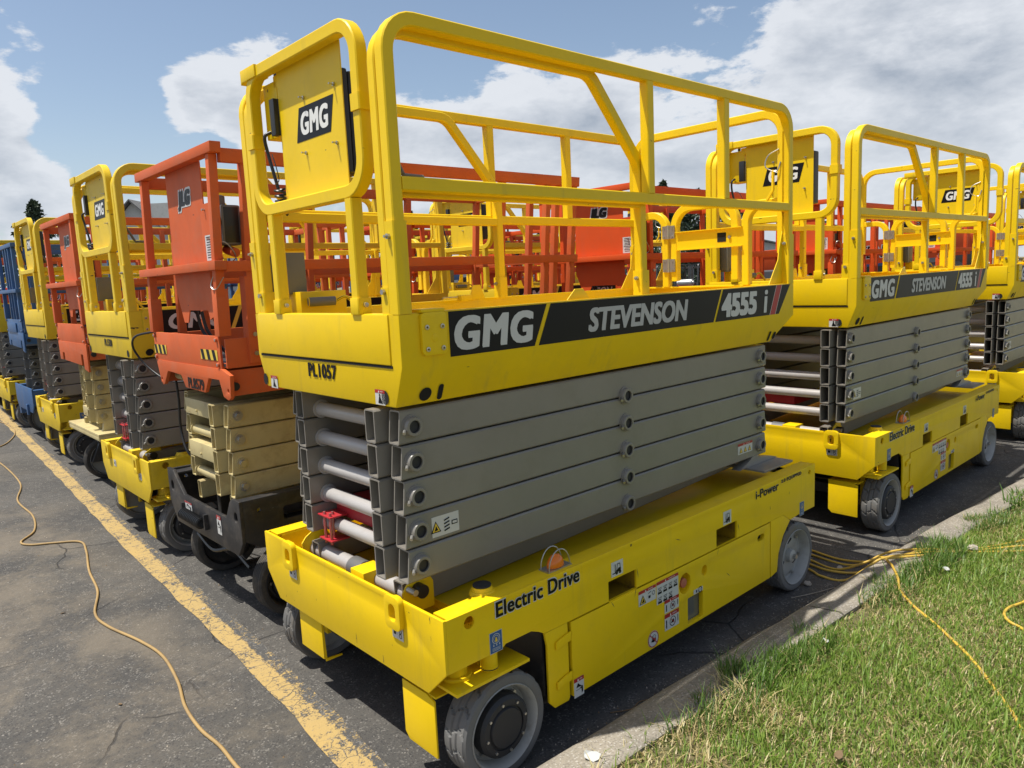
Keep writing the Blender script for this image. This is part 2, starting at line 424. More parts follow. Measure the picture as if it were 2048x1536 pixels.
    def rope(s, pts, r, mat, seg=8):
        pts = [Vector(p) for p in pts]; n = len(pts); vs = []; pu = None
        for i in range(n):
            t = (pts[min(i+1, n-1)]-pts[max(i-1, 0)]).normalized()
            if pu is None: pu = t.cross(Vector((0, 0, 1)) if abs(t.z) < .9 else Vector((1, 0, 0))).normalized()
            u = (pu-t*pu.dot(t)).normalized(); pu = u; v = t.cross(u)
            for k in range(seg):
                a = 2*math.pi*k/seg; vs.append(pts[i]+(u*math.cos(a)+v*math.sin(a))*r)
        fs = [(i*seg+k, i*seg+(k+1) % seg, (i+1)*seg+(k+1) % seg, (i+1)*seg+k) for i in range(n-1) for k in range(seg)]
        fs += [tuple(reversed(range(seg))), tuple((n-1)*seg+k for k in range(seg))]
        return s.add(vs, fs, mat)
    def quad(s, o, u, v, mat, lift=0.0, nrm=None):
        o, u, v = Vector(o), Vector(u), Vector(v)
        return s.add([o, o+u, o+u+v, o+v], [(0, 1, 2, 3)], mat)
    def build(s, name, parent=None, bevel=0.0, smooth=35, segs=2, ymap=True, shear=0.0):
        me = bpy.data.meshes.new(name)
        f = YM if ymap else (lambda y: y)
        vs = [(x, f(y), z) for (x, y, z) in s.v]
        if shear: vs = [(x, y-shear*max(0, z-1.6), z) for (x, y, z) in vs]
        me.from_pydata(vs, [], s.f)
        for mt in s.mats: me.materials.append(mt)
        me.polygons.foreach_set('material_index', s.m)
        bm = bmesh.new(); bm.from_mesh(me)
        bmesh.ops.recalc_face_normals(bm, faces=bm.faces)
        if bevel > 0:
            bmesh.ops.remove_doubles(bm, verts=bm.verts, dist=1e-5)
            es = [e for e in bm.edges if len(e.link_faces) == 2 and e.calc_face_angle(0) > math.radians(40)]
            try: bmesh.ops.bevel(bm, geom=es, offset=bevel, offset_type='OFFSET', segments=segs, profile=.6, affect='EDGES', clamp_overlap=True)
            except Exception: pass
        bm.to_mesh(me); bm.free()
        if smooth:
            me.polygons.foreach_set('use_smooth', [True]*len(me.polygons)); me.set_sharp_from_angle(angle=math.radians(smooth))
        o = bpy.data.objects.new(name, me); COL.objects.link(o)
        if parent is not None: o.parent = parent
        return o

def fillet(pts, r, seg=7, closed=False):
    """rounds the corners of a polyline; r is one number or one per vertex"""
    pts = [Vector(p) for p in pts]; n = len(pts); out_ = []
    for i in range(n):
        if not closed and i in (0, n-1): out_.append(pts[i]); continue
        rr = r[i] if isinstance(r, (list, tuple)) else r
        if rr <= 0: out_.append(pts[i]); continue
        a = (pts[i-1]-pts[i]).normalized(); b_ = (pts[(i+1) % n]-pts[i]).normalized()
        ang = a.angle(b_); d = rr/math.tan(ang/2); bis = (a+b_).normalized(); c = pts[i]+bis*(rr/math.sin(ang/2))
        p0 = pts[i]+a*d; p1 = pts[i]+b_*d; v0 = p0-c; v1 = p1-c; tot = v0.angle(v1)
        for k in range(seg+1):
            f = k/seg; out_.append(c+(v0*math.sin((1-f)*tot)+v1*math.sin(f*tot))/math.sin(tot))
    return out_

def circ(cx, cz, r, n=16, sx=1.0):
    return [(cx+math.cos(2*math.pi*k/n)*r*sx, cz+math.sin(2*math.pi*k/n)*r) for k in range(n)]
def slot(cx, cz, w, h, n=6):
    r = min(w, h)/2; o = []
    for (sx, sz, a0) in ((1, 1, 0), (-1, 1, 90), (-1, -1, 180), (1, -1, 270)):
        for k in range(n+1):
            a = math.radians(a0+90*k/n); o.append((cx+sx*(w/2-r)+math.cos(a)*r, cz+sz*(h/2-r)+math.sin(a)*r))
    return o
def rrect(cx, cz, w, h, r=.008, n=3):
    o = []
    for (sx, sz, a0) in ((1, 1, 0), (-1, 1, 90), (-1, -1, 180), (1, -1, 270)):
        for k in range(n+1):
            a = math.radians(a0+90*k/n); o.append((cx+sx*(w/2-r)+math.cos(a)*r, cz+sz*(h/2-r)+math.sin(a)*r))
    return o
def smoothpts(pts, k=8):
    P_ = [Vector(p) for p in pts]; P_ = [P_[0]*2-P_[1]]+P_+[P_[-1]*2-P_[-2]]; o = []
    for i in range(1, len(P_)-2):
        for j in range(k):
            t = j/k; a, b_, c, d = P_[i-1], P_[i], P_[i+1], P_[i+2]
            o.append(.5*((2*b_)+(c-a)*t+(2*a-5*b_+4*c-d)*t*t+(3*b_-a-3*c+d)*t**3))
    o.append(P_[-2]); return o

FC = {}
def glyphs(txt, shear=0.0, bold=0.0, space=1.0):
    key = (txt, shear, bold, space)
    if key in FC: return FC[key]
    cu = bpy.data.curves.new('txt', 'FONT'); cu.body = txt; cu.shear = shear; cu.offset = bold; cu.space_character = space; cu.resolution_u = 4
    ob = bpy.data.objects.new('txt', cu); COL.objects.link(ob)
    dg = bpy.context.evaluated_depsgraph_get(); me = bpy.data.meshes.new_from_object(ob.evaluated_get(dg))
    vs = [v.co.copy() for v in me.vertices]; fs = [tuple(p.vertices) for p in me.polygons]
    bpy.data.objects.remove(ob); bpy.data.curves.remove(cu); bpy.data.meshes.remove(me)
    x0 = min(v.x for v in vs); x1 = max(v.x for v in vs); y0 = min(v.y for v in vs); y1 = max(v.y for v in vs)
    vs = [((v.x-x0)/(x1-x0), (v.y-y0)/(y1-y0)) for v in vs]
    FC[key] = (vs, fs); return FC[key]
def put_text(mb, txt, org, u, v, w_, h_, mat, shear=0.0, bold=0.0, space=1.0, lift=.0012):
    """text fitted to a w x h rectangle centred on org"""
    vs, fs = glyphs(txt, shear, 0.0, space*(1+bold*1.6))
    u = Vector(u).normalized(); v = Vector(v).normalized(); n = u.cross(v); o = Vector(org)-u*w_/2-v*h_/2+n*lift
    r = bold*h_*1.25; k = 0
    offs = [(0, 0)] if r <= 0 else [(0, 0), (r, 0), (-r, 0), (r*.5, r*.55), (-r*.5, r*.55), (r*.5, -r*.55), (-r*.5, -r*.55), (r*.9, r*.55), (-r*.9, r*.55), (r*.9, -r*.55), (-r*.9, -r*.55)]
    for (dx, dy) in offs:
        mb.add([o+n*(k*.00005)+u*(dx+r+a*(w_-2*r))+v*(dy+r*.55+b_*(h_-1.1*r)) for (a, b_) in vs], fs, mat); k += 1
def poly2(mb, pts, org, u, v, mat, lift=.001):
    u = Vector(u).normalized(); v = Vector(v).normalized(); n = u.cross(v); o = Vector(org)+n*lift
    mb.add([o+u*a+v*b_ for a, b_ in pts], [tuple(range(len(pts)))], mat)
def rect2(mb, cx, cy, w_, h_, org, u, v, mat, lift=.001):
    poly2(mb, [(cx-w_/2, cy-h_/2), (cx+w_/2, cy-h_/2), (cx+w_/2, cy+h_/2), (cx-w_/2, cy+h_/2)], org, u, v, mat, lift)

UX, UZ, UY = (1, 0, 0), (0, 0, 1), (0, -1, 0)
def ring2(mb, cx, cy, r, th, org, u, v, mat, lift=.002, n=24):
    u = Vector(u).normalized(); v = Vector(v).normalized(); nn = u.cross(v); o = Vector(org)+nn*lift; vs = []
    for k in range(n):
        a = 2*math.pi*k/n
        for rr in (r, r-th): vs.append(o+u*(cx+math.cos(a)*rr)+v*(cy+math.sin(a)*rr))
    mb.add(vs, [(2*k, 2*((k+1) % n), 2*((k+1) % n)+1, 2*k+1) for k in range(n)], mat)
def line2(mb, x0, y0, x1, y1, th, org, u, v, mat, lift=.0025):
    d = Vector((x1-x0, y1-y0)); p = Vector((-d.y, d.x)).normalized()*th/2
    poly2(mb, [(x0-p.x, y0-p.y), (x1-p.x, y1-p.y), (x1+p.x, y1+p.y), (x0+p.x, y0+p.y)], org, u, v, mat, lift)
def sticker(parent, kind, org, u, v, w_, h_):
    mb = MB()
    O = (org, u, v)
    def body(h0=.2):
        rect2(mb, 0, 0, w_, h_, *O, DWHT, .001)
        rect2(mb, 0, h_/2-h_*h0/2, w_, h_*h0, *O, DRED, .0018)
        poly2(mb, [(-.10*w_-h_*h0*.3, h_/2-h_*h0*.85), (-.10*w_+h_*h0*.3, h_/2-h_*h0*.85), (-.10*w_, h_/2-h_*h0*.15)], *O, DWHB, .0024)
        for k in range(5): rect2(mb, .06*w_+k*.06*w_, h_/2-h_*h0/2, .03*w_, h_*h0*.35, *O, DWHT, .0024)
    if kind == 'crush':
        body(.22); poly2(mb, [(-.2*w_, -.38*h_), (.3*w_, -.4*h_), (.1*w_, -.1*h_), (0, .12*h_), (-.1*w_, 0)], *O, DBLK, .002)
        ring2(mb, -.02*w_, .14*h_, .08*w_, .05*w_, *O, DBLK)
    elif kind == 'foot':
        body(.2); poly2(mb, [(-.3*w_, .0), (-.1*w_, .22*h_), (.05*w_, .1*h_), (.35*w_, -.05*h_), (.2*w_, -.02*h_), (-.02*w_, .0)], *O, DBLK, .002)
        poly2(mb, [(0, -.1*h_), (.36*w_, .0), (.38*w_, -.3*h_), (.25*w_, -.4*h_), (.22*w_, -.12*h_)], *O, DBLK, .002)
        line2(mb, -.35*w_, -.12*h_, .1*w_, -.12*h_, .02*h_, *O, DBLK)
    elif kind == 'tip':
        body(.2); poly2(mb, [(-.45*w_, -.42*h_), (-.08*w_, -.42*h_), (-.26*w_, .18*h_)], *O, DBLK, .002); poly2(mb, [(-.40*w_, -.38*h_), (-.13*w_, -.38*h_), (-.26*w_, .08*h_)], *O, DYEL, .0026)
        poly2(mb, [(-.34*w_, -.33*h_), (-.18*w_, -.33*h_), (-.24*w_, -.05*h_)], *O, DBLK, .003)
        rect2(mb, .12*w_, -.15*h_, .12*w_, .18*h_, *O, DBLK, .002); line2(mb, .05*w_, .1*h_, .22*w_, .18*h_, .04*h_, *O, DBLK); ring2(mb, .36*w_, .0, .08*w_, .02*w_, *O, DBLK)
    elif kind == 'grid':
        body(.13)
        for r_ in range(2):
            for c_ in range(4 if r_ == 0 else 3):
                cx = -.36*w_+c_*.24*w_; cy = .12*h_-r_*.42*h_
                rect2(mb, cx, cy-.13*h_, .17*w_, .09*h_, *O, DBLK, .002)
                line2(mb, cx-.07*w_, cy-.07*h_, cx+.07*w_, cy+.06*h_, .02*h_, *O, DBLK); line2(mb, cx+.07*w_, cy-.07*h_, cx-.07*w_, cy+.06*h_, .02*h_, *O, DBLK)
                line2(mb, cx-.08*w_, cy+.08*h_, cx+.08*w_, cy+.10*h_, .02*h_, *O, DBLK)
    elif kind == 'ban':
        body(.24); r_ = .3*h_; ring2(mb, .06*w_, -.1*h_, r_, r_*.14, *O, DBLK if w_ > .09 else DRED)
        poly2(mb, [(.06*w_-r_*.6, -.2*h_), (.06*w_+r_*.5, -.16*h_), (.06*w_+r_*.3, .04*h_), (.06*w_-r_*.2, -.02*h_)], *O, DBLK, .002)
        line2(mb, .06*w_-r_*.65, -.1*h_+r_*.65, .06*w_+r_*.65, -.1*h_-r_*.65, r_*.12, *O, DRED, .0032)
        rect2(mb, -.38*w_, -.12*h_, .06*w_, .5*h_, *O, DBLK, .002); rect2(mb, .42*w_, -.05*h_, .04*w_, .4*h_, *O, DBLK, .002)
    elif kind == 'round_ban':
        n = 28; poly2(mb, [(math.cos(2*math.pi*k/n)*w_/2, math.sin(2*math.pi*k/n)*h_/2) for k in range(n)], *O, DWHT, .001)
        ring2(mb, 0, 0, w_/2*.97, w_*.05, *O, DRED)
        poly2(mb, [(-.24*w_, -.12*w_), (.05*w_, -.2*w_), (.24*w_, -.1*w_), (.2*w_, .05*w_), (-.05*w_, .0)], *O, DBLK, .002); rect2(mb, .12*w_, -.02*w_, .14*w_, .12*w_, *O, DRED, .0024)
        ring2(mb, .08*w_, .13*w_, .12*w_, .025*w_, *O, DBLK); line2(mb, -.1*w_, -.1*w_, -.1*w_, .22*w_, .035*w_, *O, DBLK)
        line2(mb, -.32*w_, .32*w_, .32*w_, -.32*w_, .05*w_, *O, DRED, .003)
    elif kind == 'forklift':
        rect2(mb, 0, 0, w_, h_, *O, DWHT, .001)
        poly2(mb, [(-.1*w_, -.25*h_), (.3*w_, -.25*h_), (.3*w_, .0), (.12*w_, .0), (.0, -.08*h_), (-.1*w_, -.08*h_)], *O, DBLK, .002)
        line2(mb, -.18*w_, -.3*h_, -.18*w_, .32*h_, .05*w_, *O, DBLK); line2(mb, -.42*w_, -.28*h_, -.18*w_, -.28*h_, .05*w_, *O, DBLK)
        line2(mb, -.05*w_, -.05*h_, .02*w_, .3*h_, .04*w_, *O, DBLK); line2(mb, .02*w_, .3*h_, .22*w_, .28*h_, .04*w_, *O, DBLK); line2(mb, .22*w_, .28*h_, .25*w_, 0, .04*w_, *O, DBLK)
        for cx in (-.05, .22): ring2(mb, cx*w_, -.3*h_, .10*w_, .08*w_, *O, DBLK)
    elif kind == 'blue':
        rect2(mb, 0, 0, w_*1.08, h_*1.05, *O, DWHT, .0008); rect2(mb, 0, 0, w_, h_, *O, DBLU, .0014)
        ring2(mb, 0, .18*h_, .34*w_, .04*w_, *O, DWHT); ring2(mb, 0, .18*h_, .22*w_, .03*w_, *O, DWHT)
        poly2(mb, [(-.1*w_, .02*h_), (.1*w_, .02*h_), (.06*w_, .24*h_), (-.06*w_, .24*h_)], *O, DYEL, .0026)
        for k in range(3): poly2(mb, [(-.27*w_+k*.25*w_, -.18*h_), (-.17*w_+k*.25*w_, -.18*h_), (-.22*w_+k*.25*w_, -.05*h_)], *O, DWHT, .002)
        for k in range(3): rect2(mb, 0, -.28*h_-k*.06*h_, .7*w_, .018*h_, *O, DWHT, .002)
    elif kind == 'lug':
        rect2(mb, 0, 0, w_, h_, *O, DWHT, .001); line2(mb, 0, -.45*h_, 0, .45*h_, .012*h_, *O, DBLK)
        rect2(mb, -.25*w_, -.05*h_, .2*w_, .3*h_, *O, DBLK, .002); line2(mb, -.35*w_, .25*h_, -.12*w_, .3*h_, .05*h_, *O, DBLK)
        ring2(mb, .25*w_, .15*h_, .12*w_, .04*w_, *O, DBLK); ring2(mb, .25*w_, -.18*h_, .13*w_, .04*w_, *O, DBLK)
    elif kind == 'arm':
        rect2(mb, 0, 0, w_, h_, *O, DWHT, .001)
        x0 = -.36*w_; poly2(mb, [(x0-.3*h_, -.28*h_), (x0+.3*h_, -.28*h_), (x0, .28*h_)], *O, DBLK, .002); poly2(mb, [(x0-.22*h_, -.23*h_), (x0+.22*h_, -.23*h_), (x0, .2*h_)], *O, DYEL, .0026)
        poly2(mb, [(x0-.1*h_, -.2*h_), (x0+.12*h_, -.17*h_), (x0, .06*h_)], *O, DBLK, .003)
        for k in range(4): line2(mb, -.06*w_, -.3*h_+k*.17*h_, .14*w_, -.22*h_+k*.17*h_, .07*h_, *O, DBLK)
        rect2(mb, .33*w_, .0, .22*w_, .22*h_, *O, DBLK, .002); rect2(mb, .33*w_, .0, .16*w_, .12*h_, *O, DWHT, .0026)
    elif kind == 'arm_red':
        body(.22)
        for k in range(3):
            x0 = (-.3+.3*k)*w_; poly2(mb, [(x0-.11*w_, -.38*h_), (x0+.11*w_, -.38*h_), (x0, .12*h_)], *O, DBLK, .002); poly2(mb, [(x0-.08*w_, -.34*h_), (x0+.08*w_, -.34*h_), (x0, .05*h_)], *O, DYEL, .0026)
    elif kind == 'label':
        rect2(mb, 0, 0, w_, h_, *O, DWHT, .001)
        rect2(mb, -.2*w_, 0, .12*w_, .6*h_, *O, DBLK, .002); line2(mb, .08*w_, -.3*h_, .3*w_, .3*h_, .06*h_, *O, DBLK); ring2(mb, .2*w_, 0, .2*w_, .05*w_, *O, DBLK)
    elif kind == 'tagplate':
        rect2(mb, 0, 0, w_, h_, *O, DWHT, .001)
        for k in range(9): rect2(mb, random.uniform(-.05, .05)*w_, (.42-.1*k)*h_, random.uniform(.5, .85)*w_, .035*h_, *O, DBLK, .0018)
    mb.build({'forklift': 'lift_point_sticker', 'blue': 'blue_sticker', 'lug': 'tie_down_sticker', 'label': 'info_sticker', 'tagplate': 'data_plate'}.get(kind, 'warning_sticker'), parent, smooth=0)

# ------------------------------------------------------------------ object bookkeeping
def empty(name, loc=(0, 0, 0), label=None, cat=None, group=None, rz=0.0):
    o = bpy.data.objects.new(name, None); COL.objects.link(o); o.location = loc; o.rotation_euler = (0, 0, rz); o.empty_display_size = .2
    tag(o, label, cat, group); return o
def tag(o, label=None, cat=None, group=None, kind=None):
    if label: o['label'] = label
    if cat: o['category'] = cat
    if group: o['group'] = group
    if kind: o['kind'] = kind
    return o
CH = {}
def kids(o): return [c for c in COL.objects if c.parent == o]
def dup(root, loc, label, group=None, rz=0.0):
    if root.name not in CH:
        m_ = {}
        for c in COL.objects:
            if c.parent: m_.setdefault(c.parent.name, []).append(c)
        CH[root.name] = m_
    m_ = CH[root.name]
    def rec(o, par):
        c = o.copy(); COL.objects.link(c)
        if par is not None: c.parent = par
        for ch in m_.get(o.name, []): rec(ch, c)
        return c
    r = rec(root, None); r.location = loc; r.rotation_euler = (0, 0, rz)
    if label: r['label'] = label
    if group: r['group'] = group
    return r

# ------------------------------------------------------------------ SETTING
def build_ground():
    mb = MB(); mb.add([(-60, -1.2, 0), (75, -1.2, 0), (75, 85, 0), (-60, 85, 0)], [(0, 1, 2, 3)], ASPH)
    tag(mb.build('asphalt_lot', smooth=0, ymap=False), kind='structure')
    mb = MB(); mb.add([(-900, -900, -.06), (900, -900, -.06), (900, 900, -.06), (-900, 900, -.06)], [(0, 1, 2, 3)], SOIL)
    tag(mb.build('far_ground', smooth=0, ymap=False), kind='structure')
    # stripe, its own axis across = object x
    a = Vector((-.165, -.2, 0)); b_ = Vector((-.195+.045*14, 14, 0)) 
    # measured left/right edges of the stripe
    L = [(-.235, 0.0), (-.156, .92), (-.115, 1.77), (-.046, 3.85), (.122, 7.3), (.242, 10.2), (.42, 14.5)]
    mb = MB(); ctr = [(x+.082, y) for x, y in L]; ctr = [(-.215, -1.0)] + ctr
    vs = []
    ang = math.atan2(ctr[-1][0]-ctr[0][0], ctr[-1][1]-ctr[0][1])
    o0 = Vector((ctr[0][0], ctr[0][1]))
    d = Vector((math.sin(ang), math.cos(ang))); s_ = Vector((math.cos(ang), -math.sin(ang)))
    n = 120
    for k in range(n+1):
        y = ctr[0][1] + (ctr[-1][1]-ctr[0][1])*k/n
        x = np.interp(y, [c[1] for c in ctr], [c[0] for c in ctr])
        p = Vector((x, y))-o0; cx, cy = p.dot(s_), p.dot(d)
        j = .004*math.sin(k*1.3)+random.uniform(-.003, .003); j2 = random.uniform(-.004, .004)
        vs += [(cx-.076+j, cy, 0), (cx+.076+j2, cy, 0)]
    mb.add(vs, [(2*k, 2*k+1, 2*k+3, 2*k+2) for k in range(n)], STRIPE)
    o = mb.build('yellow_parking_stripe', smooth=0, ymap=False); o.location = (o0.x, o0.y, .004); o.rotation_euler = (0, 0, -ang)
    tag(o, kind='structure')
build_ground()

def kfront(x): return float(np.interp(x, [-4, .5, 1.35, 1.95, 2.7, 3.8, 5.5, 16, 60], [.11, -.10, -.13, -.165, -.195, -.235, -.37, -.95, -3.2]))
def kback(x): return kfront(x) - .255
kerb = empty('kerb'); kerb['kind'] = 'structure'
x = -4.0; ki = 0
while x < 30:
    L_ = 3.05; x1 = x+L_-.012
    mb = MB(); vs = []; n = 14; prof = [(0, -.05), (.0, .004), (.018, .05), (.045, .085), (.08, .105), (.24, .118), (.255, .108), (.256, -.05)]
    for k in range(n+1):
        xx = x+(x1-x)*k/n; yf = kfront(xx)
        for (dy, z) in prof:
            j = random.uniform(-.004, .004) if 0 < k < n else 0
            vs.append((xx, yf-dy+j, z+(random.uniform(-.003, .003) if z > .02 else 0)))
    q = len(prof)
    fs = [(k*q+i, k*q+i+1, (k+1)*q+i+1, (k+1)*q+i) for k in range(n) for i in range(q-1)]
    fs += [tuple(range(q)), tuple(n*q+i for i in reversed(range(q)))]
    mb.add(vs, fs, CONC); mb.build('kerb_segment', kerb, smooth=50, ymap=False)
    x += L_; ki += 1
mb = MB(); vs = []; n = 60
for k in range(n+1):
    xx = -12+150*k/n
    for (dy, z) in ((.25, .088), (.5, .105), (1.6, .11), (8, .14), (60, .3)): vs.append((xx, kback(xx)+.252-dy, z))
mb.add(vs, [(k*5+i, k*5+i+1, (k+1)*5+i+1, (k+1)*5+i) for k in range(n) for i in range(4)], SOIL)
tag(mb.build('grass_verge', smooth=60, ymap=False), kind='structure')

def grass():
    rs = np.random.RandomState(3)
    def scatter(n, x0, x1, y0, y1): return rs.uniform(x0, x1, n), rs.uniform(y0, y1, n)
    xs, ys = [], []
    a, b_ = scatter(190000, .2, 4.2, -2.6, -.2); xs.append(a); ys.append(b_)
    a, b_ = scatter(110000, 2.5, 9.5, -3.6, -.4); xs.append(a); ys.append(b_)
    a, b_ = scatter(30000, -2, 20, -7, -.2); xs.append(a); ys.append(b_)
    x = np.concatenate(xs); y = np.concatenate(ys)
    kx = np.interp(x, np.linspace(-4, 60, 400), [kback(v) for v in np.linspace(-4, 60, 400)])
    # clumpy field from summed sines
    f = np.zeros_like(x)
    for k in range(9):
        ang = rs.uniform(0, 6.28); fr = rs.uniform(2.5, 11); f += np.sin((x*math.cos(ang)+y*math.sin(ang))*fr+rs.uniform(0, 6.28))/3
    edge = kx - y
    keep = (edge > (-.045+.035*np.sin(x*9)+.03*np.sin(x*23+1))) 
    bare = np.exp(-((x-1.0)/.35)**2-((edge-.06)/.09)**2)*.6 + np.exp(-((x-2.15)/.22)**2-((edge-.05)/.08)**2)*.8 + np.exp(-((x-.6)/.3)**2-((edge-.15)/.2)**2)*.5
    keep &= rs.uniform(0, 1, len(x)) > bare
    x, y, f, edge = x[keep], y[keep], f[keep], edge[keep]; n = len(x)
    tuft = np.exp(-(edge/.16)**2)*(.5+.5*np.sin(x*6.1+1.5)*np.sin(x*2.3)) > .30
    h = rs.gamma(6, .0058, n)*(1+.22*np.clip(f, -1, 1)); h = np.clip(h, .015, .085); h[tuft] *= 1.7
    far = np.hypot(x+1.39, y+1.93) > 6.0
    wd = rs.uniform(.0016, .0030, n); wd[far] *= 1.9
    az = rs.uniform(0, 2*np.pi, n); lean = rs.uniform(.15, 1.0, n)*h
    straw = rs.uniform(0, 1, n) < np.clip(.28-.15*f, .06, .5)
    near_bare = (x < 1.2) & (edge < .26+.08*np.sin(x*13)) & (rs.uniform(0, 1, n) < .55); straw |= near_bare
    h[straw] *= .62; lean[straw] *= 1.3
    dx, dy = np.cos(az)*lean, np.sin(az)*lean
    px, py = -np.sin(az)*wd, np.cos(az)*wd
    z0 = np.interp(edge, [0, .25, 1.35, 8], [.090, .105, .11, .14])-.004
    V = np.zeros((n, 5, 3))
    V[:, 0] = np.c_[x-px, y-py, z0]; V[:, 1] = np.c_[x+px, y+py, z0]
    V[:, 2] = np.c_[x-px*.8+dx*.4, y-py*.8+dy*.4, z0+h*.62]; V[:, 3] = np.c_[x+px*.8+dx*.4, y+py*.8+dy*.4, z0+h*.62]
    V[:, 4] = np.c_[x+dx, y+dy, z0+h*.98]
    me = bpy.data.meshes.new('grass'); me.vertices.add(n*5); me.vertices.foreach_set('co', V.astype(np.float32).ravel())
    base_i = (np.arange(n)*5)[:, None]
    quad_ = (base_i+np.array([[0, 1, 3, 2]])); tri = (base_i+np.array([[2, 3, 4]]))
    loops = np.concatenate([quad_, tri], axis=1).ravel()
    me.loops.add(n*7); me.loops.foreach_set('vertex_index', loops.astype(np.int32))
    me.polygons.add(n*2)
    st = np.empty(n*2, np.int32); st[0::2] = np.arange(n)*7; st[1::2] = np.arange(n)*7+4
    me.polygons.foreach_set('loop_start', st)
    me.update(calc_edges=True); me.validate()
    g0 = np.array([.135, .245, .028]); g1 = np.array([.27, .365, .065]); s0 = np.array([.58, .50, .24]); s1 = np.array([.44, .34, .15]); dk = np.array([.085, .155, .030])
    r1 = rs.uniform(0, 1, n)[:, None]; c = g0*(1-r1)+g1*r1
    c[straw] = (s0*r1+s1*(1-r1))[straw]; c[tuft & ~straw] = (dk*(1-r1)+g0*r1)[tuft & ~straw]
    ca = me.color_attributes.new('tint', 'FLOAT_COLOR', 'POINT')
    cc = np.ones((n, 5, 4), np.float32); cc[:, :, :3] = c[:, None, :]
    ca.data.foreach_set('color', cc.ravel())
    me.materials.append(BLADE)
    o = bpy.data.objects.new('grass', me); COL.objects.link(o); tag(o, 'short lawn grass with straw-coloured blades beside the kerb', 'grass', kind='stuff')
grass()

# ------------------------------------------------------------------ WHEELS
def tyre_mesh(r, wd, kind, mat):
    """solid tyre: tread blocks are real relief; outer face at y=0, axis Y"""
    mb = MB(); N_, Mx = (176, 17) if kind == 'chevron' else (72, 14); vs = []
    dep = .009 if kind == 'chevron' else .006
    for k in range(N_):
        a = 2*math.pi*k/N_
        row = [(0.004, r*.80), (.0, r*.86), (.002, r*.955), (.010, r*.985)]
        for j in range(Mx+1):
            f = j/Mx; y = .012+(wd-.024)*f; rr = r
            if kind == 'chevron':
                band = 0 if f < .34 else (1 if f < .67 else 2)
                ph = (k/11.0 + {0: .0+f*1.1, 1: .45-f*.7, 2: .15+f*.9}[band]) % 1.0
                if ph < .12 and not (band == 1 and ph > .09): rr = r-dep
                if j in (6, 11) : rr = r-dep*.7
            elif kind == 'rib':
                if j in (3, 6, 9, 12): rr = r-dep
            row.append((y, rr))
        row += [(wd-.010, r*.985), (wd-.002, r*.955), (wd, r*.86), (wd-.004, r*.80)]
        for (y, rr) in row: vs.append((math.cos(a)*rr, y, math.sin(a)*rr))
        q = len(row)
    fs = [(k*q+i, k*q+i+1, ((k+1) % N_)*q+i+1, ((k+1) % N_)*q+i) for k in range(N_) for i in range(q-1)]
    mb.add(vs, fs, mat); return mb
WCACHE = {}
def wheel(parent, name, x, y, r, wd, tread, tm, rm, hub='motor', flip=False, hubmat=None):
    key = (name, r, wd, tread, tm.name, rm.name, hub, hubmat.name if hubmat else '')
    if key not in WCACHE:
        w0 = tyre_mesh(r, wd, tread, tm).build('wheel', None, smooth=28, ymap=False)
        mb = MB(); mb.lathe((0, 0, 0), [(.004, r*.80), (-.001, r*.79), (.004, r*.765), (wd*.45, r*.70), (wd*.5, r*.66), (wd*.42, r*.5), (wd*.42, r*.05), (wd*.42, .0001)], rm, 48)
        mb.lathe((0, 0, 0), [(wd-.004, r*.80), (wd+.001, r*.79), (wd*.7, r*.74), (wd*.6, r*.2), (wd*.6, .0001)], rm, 32)
        for k in range(6):
            a = math.pi*k/3+.4; mb.cyl((math.cos(a)*r*.60, wd*.42, math.sin(a)*r*.60), (0, -1, 0), .009, .012, STEEL, 6)
        rim = mb.build('rim', w0, smooth=35, ymap=False)
        if hub == 'motor':
            mb = MB(); hm = hubmat or CAPB
            mb.lathe((0, 0, 0), [(wd*.42, r*.60), (.012, r*.58), (.0, r*.52), (-.001, r*.42), (.006, r*.41), (.005, r*.38), (-.004, r*.36), (-.004, .0001)], hm, 40)
            for k in range(8):
                a = math.pi*k/4; mb.cyl((math.cos(a)*r*.47, -.0005, math.sin(a)*r*.47), (0, -1, 0), .0055, .005, STEEL, 6)
            mb.build('hub', w0, smooth=30, ymap=False)
        else:
            mb = MB(); mb.lathe((0, 0, 0), [(wd*.42, r*.2), (wd*.2, r*.18), (wd*.15, r*.12), (wd*.15, .0001)], rm, 20); mb.cyl((0, wd*.17, 0), (0, -1, 0), .014, .02, STEEL, 6)
            for k in range(3):
                a = 2.1*k; mb.prism(slot(math.cos(a)*r*.42, math.sin(a)*r*.42, .05, .014), wd*.42-.004, wd*.42-.001, DHOLE)
            mb.build('hub', w0, smooth=30, ymap=False)
        WCACHE[key] = w0; first = True
    else:
        s0 = WCACHE[key]; first = False; w0 = s0.copy(); COL.objects.link(w0)
        for c in kids(s0): d = c.copy(); COL.objects.link(d); d.parent = w0
    w0.parent = parent; w0.location = (x, y, r); w0.rotation_euler = (0, random.uniform(0, 6), math.pi if flip else 0)
    return w0

